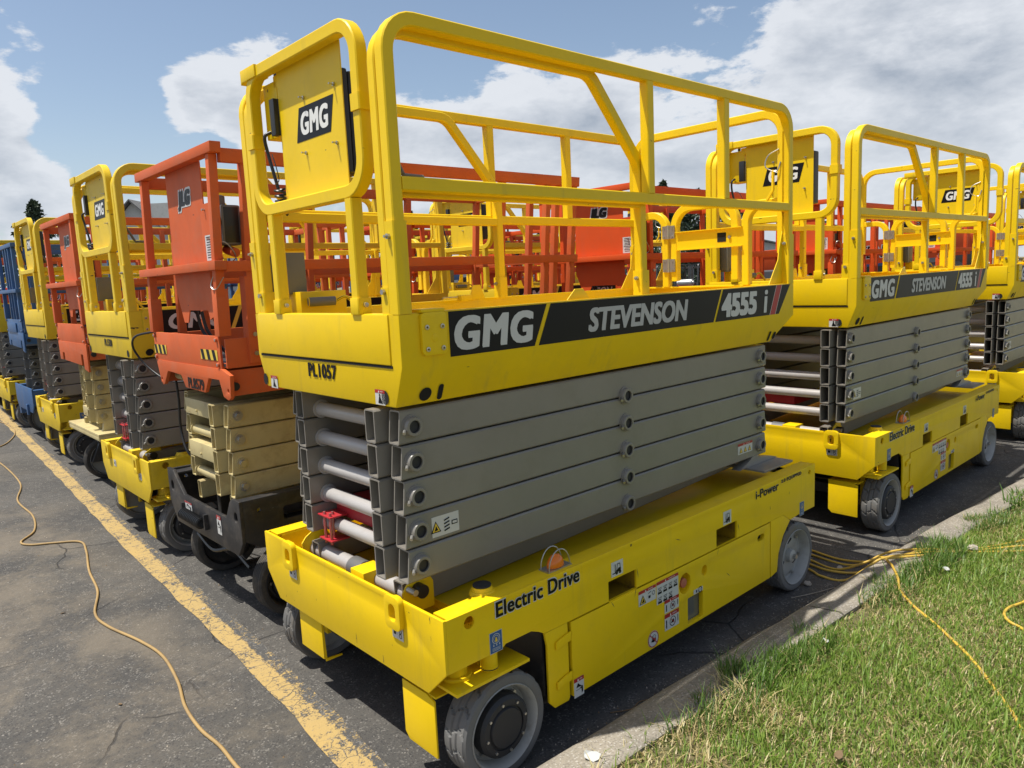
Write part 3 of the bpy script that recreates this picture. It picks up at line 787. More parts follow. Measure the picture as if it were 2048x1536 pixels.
# ------------------------------------------------------------------ SCISSOR STACK
def arm_mesh(L_, wd, h, mat, slant=0.0, th=.0055):
    """open-ended box tube along +X, near face at y=0; slant cuts the front end obliquely"""
    mb = MB(); c = .006
    def loop(x_top, x_bot, ins):
        y0, y1, z0, z1 = ins, wd-ins, -h/2+ins, h/2-ins; cc = c if ins == 0 else .003
        pts = [(y0+cc, z0), (y1-cc, z0), (y1, z0+cc), (y1, z1-cc), (y1-cc, z1), (y0+cc, z1), (y0, z1-cc), (y0, z0+cc)]
        return [(x_bot+(x_top-x_bot)*((z+h/2)/h), y, z) for y, z in pts]
    f0, f1 = loop(0, slant, 0), loop(L_, L_-slant, 0); g0, g1 = loop(0, slant, th), loop(L_, L_-slant, th)
    vs = f0+f1+g0+g1; fs = []
    for i in range(8):
        j = (i+1) % 8
        fs += [(i, j, 8+j, 8+i), (16+j, 16+i, 24+i, 24+j), (j, i, 16+i, 16+j), (8+i, 8+j, 24+j, 24+i)]
    mb.add(vs, fs, mat); return mb
def pin_mb(mat, capmat, style='round'):
    mb = MB()
    if style == 'round':
        mb.cyl((0, .002, 0), (0, -1, 0), .042, .006, mat, 24); mb.lathe((0, -.004, 0), [(0, .036), (-.014, .035), (-.018, .032), (-.018, .023), (-.012, .0225)], mat, 24)
        mb.cyl((0, -.010, 0), (0, -1, 0), .0228, .002, capmat, 20)
        mb.cyl((-.036, -.010, -.010), (-.55, -.6, -.25), .006, .020, STEEL, 8)
    else:
        mb.cyl((0, .002, 0), (0, -1, 0), .040, .005, mat, 24); mb.cyl((0, -.003, 0), (0, -1, 0), .028, .008, STEEL, 20); mb.cyl((0, -.011, 0), (0, -1, 0), .018, .014, STEEL, 6)
    return mb
def stack(root, y_near, W_, zc0, pitch, n, h, wd, L_, mat, tubemat, capmat, style='round', x0=.005, ygap=.095, clamp=True, slant=.03, foff=-.045):
    """n levels of two nested arm pairs, mirrored about the middle"""
    outer = arm_mesh(L_, wd, h, mat, -.012).build('scissor_arm', root, smooth=30, ymap=False)
    inner = arm_mesh(L_-.02, wd, h, mat, 0.0).build('scissor_arm', root, smooth=30, ymap=False)
    pin = None; first = {'o': True, 'i': True, 'fo': False, 'fi': False}
    for i in range(n):
        z = zc0+pitch*i
        for (y, src, key, near) in ((y_near, outer, 'o', True), (y_near+ygap, inner, 'i', False), (W_-y_near-wd+foff, outer, 'fo', False), (W_-y_near-ygap-wd+foff, inner, 'fi', False)):
            if first[key]: a = src; first[key] = False
            else: a = src.copy(); COL.objects.link(a); a.parent = root
            a.location = ({'o': x0, 'i': x0-.045, 'fo': x0+.075, 'fi': x0+.035}[key], YM2(y), z)
            if near:
                for (px, pz) in ((.045, .0), (1.212, -.055), (2.40, -.0)):
                    if px > L_: continue
                    if pin is None: pin = pin_mb(mat, capmat, style).build('pin_cap', a, smooth=35, ymap=False); p_ = pin
                    else: p_ = pin.copy(); COL.objects.link(p_)
                    p_.parent = a; p_.location = (px, 0, pz)
    ya, yb = y_near+ygap+wd, W_-y_near-ygap-wd+foff
    for i in range(n):
        mb = MB(); mb.cyl((.125, ya-.004, zc0+pitch*i-.028), 'Y', .030, yb-ya+.008, tubemat, 24)
        mb.cyl((.125, ya-.001, zc0+pitch*i-.028), 'Y', .040, .008, tubemat, 24); mb.cyl((.125, yb-.007, zc0+pitch*i-.028), 'Y', .040, .008, tubemat, 24)
        if i < 2: mb.cyl((.125, ya+.03, zc0+pitch*i-.028), 'Y', .034, .006, PLAS, 24)
        o = mb.build('cross_tube', root, smooth=35, ymap=False); o.location.y = YM2(0)
        if i > 0 and i % 2:
            mb = MB(); mb.cyl((2.38, ya, zc0+pitch*i-.02), 'Y', .026, yb-ya, tubemat, 14); o = mb.build('cross_tube', root, smooth=35, ymap=False); o.location.y = YM2(0)
    if clamp:
        mb = MB(); z = zc0-.028; ye = yb-.10
        mb.box(.06, .15, ye-.02, ye+.09, z+.045, z+.052, RED); mb.box(.06, .15, ye-.02, ye+.09, z-.060, z-.053, RED); mb.box(.15, .5, ye-.26, ye+.08, z+.03, z+.10, RED)
        for (a, b_) in ((.072, ye), (.072, ye+.05), (.095, ye+.02)): mb.cyl((a, b_, z-.075), 'Z', .007, .14, STEEL, 8)
        o = mb.build('red_hose_clamp', root, bevel=.002, ymap=False); o.location.y = YM2(0)
YM2 = lambda y: y

# ------------------------------------------------------------------ YELLOW LIFT
def coil(mb, x, y, z0, z1, r, turns, wr, mat):
    pts = []; n = turns*10
    for k in range(n+1):
        a = 2*math.pi*k/10; pts.append((x+math.cos(a)*r, y+math.sin(a)*r, z0+(z1-z0)*k/n))
    mb.rope(pts, wr, mat, 6)

def yellow_lift(label, variant, col=None, detail=True):
    global YM, YM2
    Y_ = col or YEL
    root = empty('scissor_lift', (0, 0, 0), label, 'scissor lift')
    big = variant == 'wide'
    ch = (lambda y: y) if big else (lambda y: y*1.22/1.40)
    pl = (lambda y: y) if big else (lambda y: (y-.70)*1.04+.612)
    ar = (lambda y: y) if big else (lambda y: y-.09)
    # ---- chassis
    YM = ch
    arch = [(.0, .498), (.24, .498), (.262, .512), (.39, .512), (.43, .495), (.458, .478), (2.30, .478), (2.38, .430), (2.47, .437), (2.666, .437), (2.666, .692), (0, .692)]
    holes = [circ(.100, .652, .023, 18), rrect(.928, .517, .184, .092, .003, 1), rrect(1.735, .525, .184, .090, .003, 1), circ(2.60, .655, .014, 12)]
    mb = MB(); mb.prism(arch, 0, .012, Y_, 'XZ', holes); mb.build('side_plate', root, bevel=.003, segs=2)
    mb = MB(); mb.prism(arch, 1.388, 1.40, Y_, 'XZ', holes); mb.build('side_plate', root, bevel=.003, segs=2)
    for (a, b_, c_, d_) in ((0, .012, .012, .088), (1.388, 1.40, 1.312, 1.388)):
        mb = MB(); mb.prism([(.4585, .4775), (.470, .42), (.470, .185), (.500, .152), (.578, .150), (.586, .162), (.586, .4775)], a, b_, Y_); mb.build('fender_leg', root, bevel=.003)
        mb = MB(); mb.prism([(2.166, .4775), (2.166, .162), (2.235, .175), (2.25, .27), (2.30, .36), (2.378, .4285), (2.300, .4775)], a, b_, Y_); mb.build('fender_leg', root, bevel=.003)
        mb = MB(); mb.box(.012, 2.664, c_, d_, .682, .692, Y_); e_ = d_ if a == 0 else c_; mb.box(.03, 2.664, *sorted((e_-.0025, e_+.0025)), .60, .683, Y_); mb.build('chassis_ledge', root, bevel=.002)
    mb = MB(); mb.box(2.652, 2.664, .013, 1.387, .437, .60, Y_); mb.build('rear_plate', root, bevel=.002)
    mb = MB(); mb.box(.20, 2.64, .088, 1.312, .595, .603, Y_); mb.box(.20, .212, .088, 1.312, .41, .597, Y_); mb.box(.001, .199, .090, 1.310, .556, .564, Y_); mb.build('inner_deck', root)
    mb = MB(); mb.box(.47, 2.17, .03, 1.37, .17, .20, BLACK); mb.box(.47, .48, .03, 1.37, .18, .59, BLACK); mb.box(2.16, 2.17, .03, 1.37, .18, .59, BLACK); mb.build('undertray', root)
    for (x0, x1) in ((.836, 1.02), (1.643, 1.827)):
        mb = MB(); mb.box(x0-.004, x1+.004, .012, .30, .462, .470, POCK); mb.box(x0-.004, x1+.004, .012, .30, .566, .572, POCK); mb.box(x0-.006, x0-.001, .012, .30, .466, .57, POCK); mb.box(x1+.001, x1+.006, .012, .30, .466, .57, POCK); mb.build('fork_pocket', root)
    lp = [(0, .694), (1.40, .694), (1.40, .512), (1.290, .392), (.112, .392), (0, .500)]
    mb = MB(); mb.prism(lp, -.012, .0, Y_, 'YZ', [rrect(.283, .645, .044, .060, .02, 4), rrect(1.125, .645, .044, .060, .02, 4)])
    mb.build('front_plate', root, bevel=.0035)
    for ya_ in (.30, 1.10):
        mb = MB(); mb.prism([(.03, .60), (.17, .60), (.17, .70), (.15, .735), (.10, .745), (.05, .715), (.03, .69)], ya_, ya_+.008, Y_, 'XZ'); mb.build('pivot_bracket', root, bevel=.002)
    mb = MB(); mb.box(.02, .14, .56, .66, .60, .70, Y_); mb.build('centre_block', root, bevel=.003)
    mb = MB(); mb.cyl((.095, .30, .69), (0, -1, 0), .026, .04, PLAS, 18); mb.build('pivot_bolt', root)
    mb = MB(); mb.cyl((.055, .30, .70), (0, -1, 0), .012, .05, STEEL, 10); mb.build('pivot_bolt', root)
    mb = MB(); mb.cyl((.10, .31, .655), 'Y', .034, .79, TUBE, 20); mb.cyl((.10, .68, .655), 'Y', .042, .09, GREYD, 20); mb.build('pivot_tube', root)
    for yc in (.283, 1.125):
        mb = MB(); mb.prism(rrect(yc, .645, .098, .128, .026, 5), -.034, -.010, Y_, 'YZ', [rrect(yc, .645, .044, .066, .02, 5)])
        mb.build('tie_down_ring', root, bevel=.004)
        sticker(root, 'lug', (-.013, YM(yc), .562), UY, UZ, .072, .052)
    # side doors, both sides
    for s_ in (0, 1):
        def fl(y): return y if s_ == 0 else 1.40-y
        mb = MB(); dl = [(.602, .158), (2.152, .166), (2.152, .472), (.602, .472)]
        hs = [circ(1.372, .385, .050, 24, .9), circ(1.532, .400, .026, 18, .9), slot(2.058, .418, .070, .034), rrect(1.454, .240, .124, .128, .006)]
        mb.prism(dl, *sorted((fl(-.003), fl(.020))), Y_, 'XZ', hs)
        mb.build('side_door', root, bevel=.0025)
        mb = MB(); mb.lathe((1.372, fl(.003), .385), [(0, .050), (.02 if s_ == 0 else -.02, .046), (.045 if s_ == 0 else -.045, .040), (.045 if s_ == 0 else -.045, .0001)], Y_, 28)
        mb.lathe((1.372, fl(.003), .385), [(.02 if s_ == 0 else -.02, .024), (.0, .022), (-.002 if s_ == 0 else .002, .014), (-.002 if s_ == 0 else .002, .0001)], REDB, 22)
        mb.lathe((1.532, fl(.003), .400), [(0, .026), (.02 if s_ == 0 else -.02, .022), (.02 if s_ == 0 else -.02, .0001)], Y_, 22)
        mb.build('stop_button', root)
        mb = MB(); mb.box(1.39, 1.52, *sorted((fl(.022), fl(.028))), .17, .31, PANE); mb.box(2.02, 2.10, *sorted((fl(.022), fl(.028))), .39, .44, DHOLE)
        mb.build('window_pane', root)
        for z in (.392, .225):
            mb = MB(); mb.prism([(.510, z), (.594, z+.012), (.594, z+.048), (.560, z+.042), (.510, z+.030)], *sorted((fl(-.010), fl(-.002))), Y_); mb.build('hinge', root, bevel=.002)
    # knuckles, guards, wheels
    for s_ in (0, 1):
        def fl(y): return y if s_ == 0 else 1.40-y
        mb = MB(); mb.box(.02, .365, *sorted((fl(-.012), fl(.17))), .408, .420, Y_); mb.cyl((.215, fl(.045), .42), 'Z', .032, .10, Y_, 20); mb.cyl((.215, fl(.045), .424), 'Z', .034, .008, PLAS, 20)
        mb.cyl((.10, fl(.10), .420), 'Z', .060, .012, Y_, 28); mb.cyl((.10, fl(.10), .432), 'Z', .045, .05, Y_, 28); mb.box(.18, .27, *sorted((fl(.135), fl(.17))), .16, .41, Y_)
        mb.build('steering_knuckle', root, bevel=.002)
        mb = MB(); mb.prism([(.115, .345), (.160, .360), (.315, .360), (.315, .150), (.290, .125), (.115, .125)] if s_ == 0 else [(1.40-a, b_) for a, b_ in [(.255, .385), (.460, .385), (.460, .205), (.255, .205)]], .010, .018, Y_, 'YZ')
        if s_ == 0: mb.box(.018, .10, .115, .315, .352, .360, Y_)
        else: mb.prism([(.018, .385), (.018, .205), (.02, .19), (.10, .19), (.10, .198), (.026, .205)], 1.40-.460, 1.40-.455, Y_, 'XZ')
        mb.build('wheel_guard', root, bevel=.002)
        wheel(root, 'wheel', .235, YM(fl(-.012)), .200, .125, 'chevron', RUBG, RIMG, 'motor', flip=(s_ == 1))
        wheel(root, 'wheel', 2.447, YM(fl(-.004)), .196, .120, 'chevron', RUBG, RIMG, 'plain', flip=(s_ == 1))
        mb = MB(); mb.cyl((2.447, fl(.10), .196), 'Y', .03, .2*(1 if s_ == 0 else -1), BLACK, 14); mb.cyl((.235, fl(.10), .2), 'Y', .05, .12*(1 if s_ == 0 else -1), BLACK, 14); mb.build('axle', root)
    mb = MB(); mb.box(.30, .50, .12, 1.28, .17, .24, BLACK); mb.cyl((.40, .1, .23), 'Y', .018, 1.2, STEEL, 10); mb.build('steering_link', root)
    mb = MB(); mb.prism(circ(.425, .175, .028, 20), .03, .04, Y_); mb.cyl((.425, .03, .175), (0, -1, 0), .012, .012, STEEL, 6); mb.build('pothole_guard_pivot', root)
    # ledge fittings
    for (cx, s_) in ((.245, 0), (2.30, 1)) if detail else ():
        cy = .10 if s_ == 0 else 1.30
        mb = MB(); mb.cyl((cx, cy, .684), 'Z', .050, .014, Y_, 30, .044); mb.cyl((cx, cy, .698), 'Z', .040, .014, Y_, 30, .036); mb.build('filler_neck', root, smooth=40)
        mb = MB(); mb.cyl((cx, cy, .7125), 'Z', .035, .005, CAPB, 30); mb.build('filler_cap', root, bevel=.0012)
    if detail:
        bx, by = .580, .050
        mb = MB(); mb.lathe((0, 0, 0), [(0, .040), (.012, .040), (.030, .034), (.046, .018), (.050, .0001)], AMBER, 24)
        mb.v = [(bx+x*1.05, by+z*.62, .699+y) for (x, y, z) in mb.v]; beacon = mb.build('beacon', root, smooth=50)
        mb = MB(); mb.box(bx-.065, bx+.065, by-.028, by+.028, .6925, .698, STEEL)
        for dy in (-.024, .022):
            mb.rope([(bx+math.cos(math.pi*k/12)*.058, by+dy, .698+math.sin(math.pi*k/12)*.075) for k in range(13)], .0026, STEEL, 6)
        mb.build('beacon_cage', root)
    # decals on the chassis side
    if detail:
        mb = MB(); 
        if big:
            for (mt, bo, lf) in ((DWHT, .06, .0012), (DBLK, .034, .0024)):
                put_text(mb, 'Electric Drive', (.440, 0, .655), UX, UZ, .440+(.008 if mt is DWHT else 0), .058+(.008 if mt is DWHT else 0), mt, 0, bo, 1.0, lf)
            mb.build('lettering', root, smooth=0); mb = MB()
            for (mt, bo, lf) in ((DWHT, .05, .0012), (DBLK, .028, .0024)):
                put_text(mb, 'i-Power', (2.125, 0, .658), UX, UZ, .235, .046, mt, 0, bo, 1.0, lf)
                put_text(mb, '2.0 EQUIPPED', (2.385, 0, .672), UX, UZ, .225, .022, mt, 0, bo*1.2, 1.0, lf)
        else:
            put_text(mb, 'Electric Drive', (.50, 0, .64), UX, UZ, .44, .05, DBLK, 0, .012)
        mb.build('lettering', root, smooth=0)
        for (k, o, w_, h_) in (('forklift', (.893, 0, .607), .076, .064), ('forklift', (1.738, 0, .610), .072, .068), ('tip', (1.087, -.003, .422), .122, .068), ('grid', (1.236, -.003, .405), .164, .106),
                               ('ban', (1.265, -.003, .322), .108, .062), ('ban', (1.264, -.003, .247), .108, .078), ('round_ban', (1.124, -.003, .205), .078, .078), ('label', (1.477, -.003, .318), .076, .022),
                               ('foot', (.634, -.003, .187), .058, .082), ('blue', (.215, 0, .538), .056, .076), ('blue', (2.510, 0, .463), .048, .076)):
            sticker(root, k, o, UX, UZ, w_, h_)
    # ---- stack
    YM = lambda y: y; YM2 = ar
    stack(root, .200, 1.40, .8265, .1262, 5, .120, .064, 2.455, GREY, TUBE, CAPB)
    a0 = arm_mesh(2.35, .06, .11, GREY); a0 = a0.build('lower_arm', root, smooth=30, ymap=False); a0.location = (.06, ar(.345), .655); a0.rotation_euler = (0, -.035, 0)
    a1 = a0.copy(); COL.objects.link(a1); a1.parent = root; a1.location.y = ar(1.0); 
    mb = MB(); mb.prism([(2.20, .712), (2.62, .712), (2.52, .735), (2.42, .750), (2.36, .780), (2.30, .745)], .205, .26, GREY); mb.prism([(2.20, .712), (2.62, .712), (2.52, .735), (2.42, .750), (2.36, .780), (2.30, .745)], 1.14, 1.195, GREY)
    mb.box(2.28, 2.60, .10, 1.30, .700, .712, GREY); o = mb.build('slide_block', root, bevel=.003, ymap=False); o.location.y = ar(0)
    if detail and big:
        sticker(root, 'arm', (.170, ar(.200), .945), UX, UZ, .124, .076); sticker(root, 'arm_red', (2.248, ar(.200), .838), UX, UZ, .150, .060)
    # ---- platform
    YM = pl
    mb = MB()
    def sec(xt, xm, xb):
        return [(xt, .136, 1.722), (xm, .136, 1.546), (xb, .192, 1.405), (xb, 1.208, 1.405), (xm, 1.264, 1.546), (xt, 1.264, 1.722)]
    a, b_ = sec(-.016, -.016, -.014), sec(2.664, 2.664, 2.500)
    vs = a+b_
    fs = [(0, 1, 7, 6), (1, 2, 8, 7), (2, 3, 9, 8), (3, 4, 10, 9), (4, 5, 11, 10), (6, 7, 8, 9, 10, 11), (0, 5, 4, 3, 2, 1)]
    mb.add(vs, fs, Y_)
    # inner lips make the toe-board a real thickness
    mb2 = MB(); mb2.box(-.010, 2.66, .142, .170, 1.715, 1.726, Y_); mb2.box(-.010, 2.66, 1.230, 1.258, 1.715, 1.726, Y_)
    mb2.box(-.014, .02, .172, 1.228, 1.715, 1.726, Y_); mb2.box(2.63, 2.662, .172, 1.228, 1.715, 1.726, Y_)
    mb2.box(.02, 2.63, .166, .170, 1.60, 1.716, Y_); mb2.box(.02, 2.63, 1.230, 1.234, 1.60, 1.716, Y_)
    mb.build('platform_deck', root, bevel=.006)
    mb2.build('toe_board', root, bevel=.003)
    # dimples in the lower skirt and openings
    mb = MB(); 
    for (cx, w_, h_) in ((.100, .052, .052), (.165, .022, .062), (2.462, .020, .060), (2.515, .030, .046)):
        p = Vector((cx, .1765, 1.440)); n_ = Vector((0, -.141, -.056)).normalized(); v = Vector((0, -.056*1.0, .141)).normalized()
        poly2(mb, slot(0, 0, w_, h_), p, UX, v, DHOLE, .0015)
    for (cy, w_, h_) in ((.251, .044, .05), (1.213, .038, .05)): poly2(mb, slot(0, 0, w_, h_), (-.016, cy, 1.437), UY, UZ, DHOLE, .0015)
    mb.build('skirt_opening', root, smooth=0)
    mb = MB(); mb.box(-.022, -.012, .196, 1.226, 1.552, 1.724, Y_); mb.build('front_panel', root, bevel=.004)
    mb = MB(); mb.box(-.0185, -.014, .190, 1.232, 1.541, 1.5505, DHOLE); mb.build('panel_gap', root)
    if big and detail:
        sticker(root, 'crush', (-.0165, .282, 1.436), UY, UZ, .062, .054); sticker(root, 'crush', (-.0165, 1.127, 1.430), UY, UZ, .062, .054)
    # bracket plate with four bolts over the toe-board
    mb = MB(); mb.prism(rrect(.117, 1.652, .105, .146, .016, 4), .122, .134, Y_); mb.box(.068, .166, .1232, .20, 1.7255, 1.736, Y_)
    for (x_, z_) in ((.085, 1.60), (.15, 1.60), (.085, 1.675), (.15, 1.675)): mb.cyl((x_, .122, z_), (0, -1, 0), .009, .004, STEEL, 12); mb.cyl((x_, .118, z_), (0, -1, 0), .004, .001, CAPB, 8)
    mb.cyl((.117, .122, 1.637), (0, -1, 0), .014, .0015, Y_, 20)
    mb.build('slide_bracket', root, bevel=.003)
    # banner
    if big:
        yb = .136; mb = MB(); sl = .075
        z0, z1 = 1.563, 1.7215
        def bq(xa0, xa1, xb0, xb1, mt, lf, Z0=None, Z1=None):  # bottom x pair, top x pair
            Z0 = Z0 or z0; Z1 = Z1 or z1
            mb.add([(xa0, yb-lf, Z0), (xa1, yb-lf, Z0), (xb1, yb-lf, Z1), (xb0, yb-lf, Z1)], [(0, 1, 2, 3)], mt)
        bq(.189, .600, .189, .674, DBLK, .0012); bq(.622, 1.842, .696, 1.916, DBLK, .0012); bq(1.858, 2.392, 1.932, 2.466, DBLK, .0012); bq(2.396, 2.452, 2.470, 2.526, DRED, .0012)
        bq(2.392, 2.396, 2.466, 2.470, DWHT, .0014); bq(2.452, 2.456, 2.526, 2.530, DWHT, .0014); bq(2.456, 2.494, 2.530, 2.620, DBLK, .0012)
        mb.build('banner', root, smooth=0)
        mb = MB()
        put_text(mb, 'GMG', (.404, yb, 1.642), UX, UZ, .390, .122, DWHT, .14, .058, 1.02, .0022); mb.build('lettering', root, smooth=0); mb = MB()
        put_text(mb, 'STEVENSON', (1.268, yb, 1.640), UX, UZ, .715, .100, DWHS, .20, .050, .92, .0022); mb.build('lettering', root, smooth=0); mb = MB()
        put_text(mb, '4555', (2.085, yb, 1.640), UX, UZ, .345, .122, DWHT, .10, .075, .92, .0022)
        put_text(mb, 'i', (2.350, yb, 1.640), UX, UZ, .045, .122, DWHT, .10, .03, 1.0, .0022)
        mb.build('lettering', root, smooth=0)
    else:
        yb = .136; mb = MB(); mb.add([(.19, yb-.0012, 1.563), (1.9, yb-.0012, 1.563), (1.97, yb-.0012, 1.7215), (.19, yb-.0012, 1.7215)], [(0, 1, 2, 3)], DBLK)
        mb.add([(.66, yb-.002, 1.563), (.69, yb-.002, 1.563), (.76, yb-.002, 1.7215), (.73, yb-.002, 1.7215)], [(0, 1, 2, 3)], DYEL); mb.build('banner', root, smooth=0)
        mb = MB(); put_text(mb, 'GMG', (.43, yb, 1.642), UX, UZ, .40, .112, DWHT, .16, .045, .96, .0022); put_text(mb, 'STEVENSON', (1.25, yb, 1.640), UX, UZ, .70, .092, DWHS, .22, .020, .92, .0026)
        mb.build('lettering', root, smooth=0)
    # ---- rails
    T = .046
    def U(xa, xb, y, zt, z0, r=.11): return fillet([(xa, y, z0), (xa, y, zt), (xb, y, zt), (xb, y, z0)], r)
    for s_ in (0, 1):
        def fl(y): return y if s_ == 0 else 1.40-y
        yo, yi = fl(.1635), fl(.2125)
        mb = MB(); mb.sweep(U(.014, 2.636, yo, 2.672, 1.725), T, T, Y_, (0, 1, 0)); mb.build('guard_rail', root, smooth=40)
        mb = MB(); mb.sweep([(.037, yo, 2.150), (2.613, yo, 2.150)], T, T, Y_, (0, 1, 0)); mb.build('mid_rail', root, smooth=40)
        for (xp, za, zb) in ((1.372, 2.173, 2.650), (1.985, 2.173, 2.650)):
            mb = MB(); mb.sweep([(xp, yo, za), (xp, yo, zb)], T, T, Y_, (0, 1, 0)); mb.build('rail_post', root, smooth=40)
        for (xp, yy_, zt, zb_) in ((.014, yo, 2.03, 1.98), (2.636, yo, 2.0, 1.95), (1.370, yi, 1.835, 1.80)):
            mb = MB(); mb.sweep([(xp, yy_, 1.724), (xp, yy_, zt)], T+.010, T+.010, Y_, (0, 1, 0)); sl_ = mb.build('rail_sleeve', root, smooth=35)
            mb = MB(); mb.cyl((xp-.028, yy_, zb_), (-1, 0, 0), .010, .010, STEEL, 6); mb.cyl((xp-.038, yy_, zb_), (-1, 0, 0), .005, .010, STEEL, 8); mb.build('bolt', sl_, smooth=35)
        # inner (extension) frame with the bent brace
        mb = MB(); mb.sweep(fillet([(.012, yi, 1.725), (.012, yi, 2.652), (1.045, yi, 2.652), (1.370, yi, 2.30), (1.370, yi, 1.725)], [0, .11, .10, .12, 0]), T-.004, T-.002, Y_, (0, 1, 0)); mb.build('extension_rail', root, smooth=40)
        mb = MB(); mb.sweep([(.035, yi, 2.135), (1.35, yi, 2.135)], T-.006, T-.004, Y_, (0, 1, 0)); mb.build('extension_mid_rail', root, smooth=40)
        mb = MB(); mb.sweep([(.012, yi, 1.724), (.012, yi, 1.815)], T+.006, T+.006, Y_, (0, 1, 0)); mb.cyl((-.016, yi, 1.80), (-1, 0, 0), .010, .010, STEEL, 6); mb.build('rail_sleeve', root)
        mb = MB()
        mb.prism([(2.46, 1.726), (2.605, 1.726), (2.605, 2.02), (2.57, 1.92), (2.56, 1.86)], *sorted((fl(.175), fl(.18))), Y_)
        mb.build('rail_gusset', root, bevel=.001)
    # front gate: rounded frame, posts
    fr = fillet([(-.002, .292, 2.148), (-.002, 1.118, 2.148), (-.002, 1.118, 2.690), (-.002, .292, 2.690)], .105, closed=True)
    mb = MB(); mb.sweep(fr, T, T, Y_, (1, 0, 0), closed=True); mb.build('front_gate_frame', root, smooth=40)
    for yc in (.290, 1.120): mb = MB(); mb.sweep([(-.002, yc, 2.40), (-.002, yc, 2.455)], T+.012, T+.012, Y_, (0, 1, 0)); mb.build('gate_clamp', root)
    mb = MB(); mb.prism([(1.02, 2.668), (1.145, 2.668), (1.155, 2.66), (1.155, 2.716), (1.02, 2.716)], -.032, .028, Y_, 'YZ')
    mb.build('corner_cover', root, bevel=.003)
    for yc in (.390, 1.012):
        mb = MB(); mb.sweep([(-.002, yc, 1.725), (-.002, yc, 2.126)], T, T, Y_, (0, 1, 0)); mb.build('gate_post', root, smooth=40)
        mb = MB(); mb.sweep([(-.002, yc, 1.724), (-.002, yc, 1.782)], T+.012, T+.010, Y_, (0, 1, 0)); mb.cyl((-.0, yc-.028, 1.757), (0, -1, 0), .010, .008, STEEL, 10)
        mb.build('post_sleeve', root, bevel=.001)
    # sign plate with its screws and letters
    mb = MB(); mb.box(.024, .028, .452, .945, 2.165, 2.672, Y_)
    for (y_, z_) in ((.735, 2.535), (.505, 2.535), (.745, 2.335), (.510, 2.335)): mb.cyl((.024, y_, z_), (-1, 0, 0), .007, .006, STEEL, 8); mb.cyl((.018, y_, z_), (-1, 0, 0), .0035, .016, STEEL, 6)
    mb.build('sign_plate', root)
    mb = MB(); poly2(mb, [(-.150, -.062), (.115, -.062), (.150, .062), (-.115, .062)], (.024, .665, 2.443), UY, UZ, DBLK, .001)
    put_text(mb, 'GMG', (.024, .665, 2.443), UY, UZ, .215, .084, DWHB, .12, .05, 1.02, .002); mb.build('logo', root, smooth=0)
    mb = MB(); mb.box(.030, .056, .462, .80, 2.225, 2.585, PLAS); mb.box(.058, .128, .464, .795, 2.232, 2.578, PLAS); mb.build('manual_case', root, bevel=.010, segs=3)
    # platform controls on the far side of the gate
    mb = MB(); mb.box(.03, .15, .965, 1.085, 2.435, 2.650, Y_); mb.box(.03, .10, .95, .99, 2.62, 2.668, Y_); mb.build('control_box', root, bevel=.004)
    mb = MB(); mb.box(.004, .029, .950, .990, 2.435, 2.575, PLAS); mb.cyl((.06, 1.02, 2.655), 'Z', .010, .04, PLAS, 10); mb.build('control_switch', root, bevel=.002)
    mb = MB(); mb.rope(smoothpts([(.025, 1.035, 2.46), (.0, 1.045, 2.44), (.01, 1.05, 2.38), (.02, 1.035, 2.30), (.03, 1.025, 2.235)], 5), .007, PLAS, 8)
    coil(mb, .035, 1.020, 2.235, 2.13, .021, 5, .0055, PLAS)
    mb.rope(smoothpts([(.02, 1.03, 2.37), (.0, .99, 2.36), (-.005, .955, 2.31), (.0, .95, 2.26), (.01, 1.0, 2.25)], 6), .0022, PLAS, 5)
    mb.build('coiled_cable', root, smooth=50)
    mb = MB(); mb.box(.06, .17, 1.12, 1.225, 1.80, 1.98, BOXG); mb.box(.052, .06, 1.13, 1.215, 1.81, 1.97, BOXG); mb.build('junction_box', root, bevel=.008)
    mb = MB(); mb.box(.10, .32, 1.05, 1.17, 1.70, 1.810, Y_); mb.cyl((.12, 1.025, 1.765), (1, -.25, 0), .020, .12, BOXG, 14); mb.rope(smoothpts([(.24, 1.0, 1.765), (.28, .985, 1.78), (.32, .97, 1.74), (.34, .96, 1.70)], 5), .008, PLAS, 6)
    mb.build('socket_box', root, bevel=.003)
    # rear end: top loop, fixed stubs and the entry gate
    mb = MB(); mb.sweep(fillet([(2.636, 1.21, 1.9), (2.636, 1.21, 2.672), (2.636, .19, 2.672), (2.636, .19, 1.9)], .12), T, T, Y_, (1, 0, 0)); mb.build('rear_rail', root, smooth=40)
    mb = MB(); mb.sweep(fillet([(2.640, 1.19, 2.185), (2.640, .985, 2.185), (2.640, .985, 1.725)], .10), T, T, Y_, (1, 0, 0)); mb.build('rear_stub_rail', root, smooth=40)
    mb = MB(); mb.sweep(fillet([(2.640, .21, 2.185), (2.640, .415, 2.185), (2.640, .415, 1.725)], .10), T, T, Y_, (1, 0, 0)); mb.build('rear_stub_rail', root, smooth=40)
    gate = fillet([(2.640, .918, 1.76), (2.640, .918, 2.215), (2.640, .485, 2.215), (2.640, .485, 1.76)], [0, .12, .12, 0])
    mb = MB(); mb.sweep(gate, T, T, Y_, (1, 0, 0)); mb.box(2.618, 2.624, .43, .895, 1.955, 2.065, Y_); mb.box(2.600, 2.640, .43, .895, 2.062, 2.067, Y_); mb.box(2.600, 2.640, .43, .895, 1.952, 1.957, Y_)
    mb.add([(2.6165, .60, 1.985), (2.6165, .54, 1.985), (2.6165, .54, 2.04), (2.6165, .60, 2.04)], [(0, 1, 2, 3)], DHOLE); mb.cyl((2.617, .515, 2.01), (-1, 0, 0), .010, .008, STEEL, 8)
    g = mb.build('entry_gate', root, smooth=40)
    mb = MB()
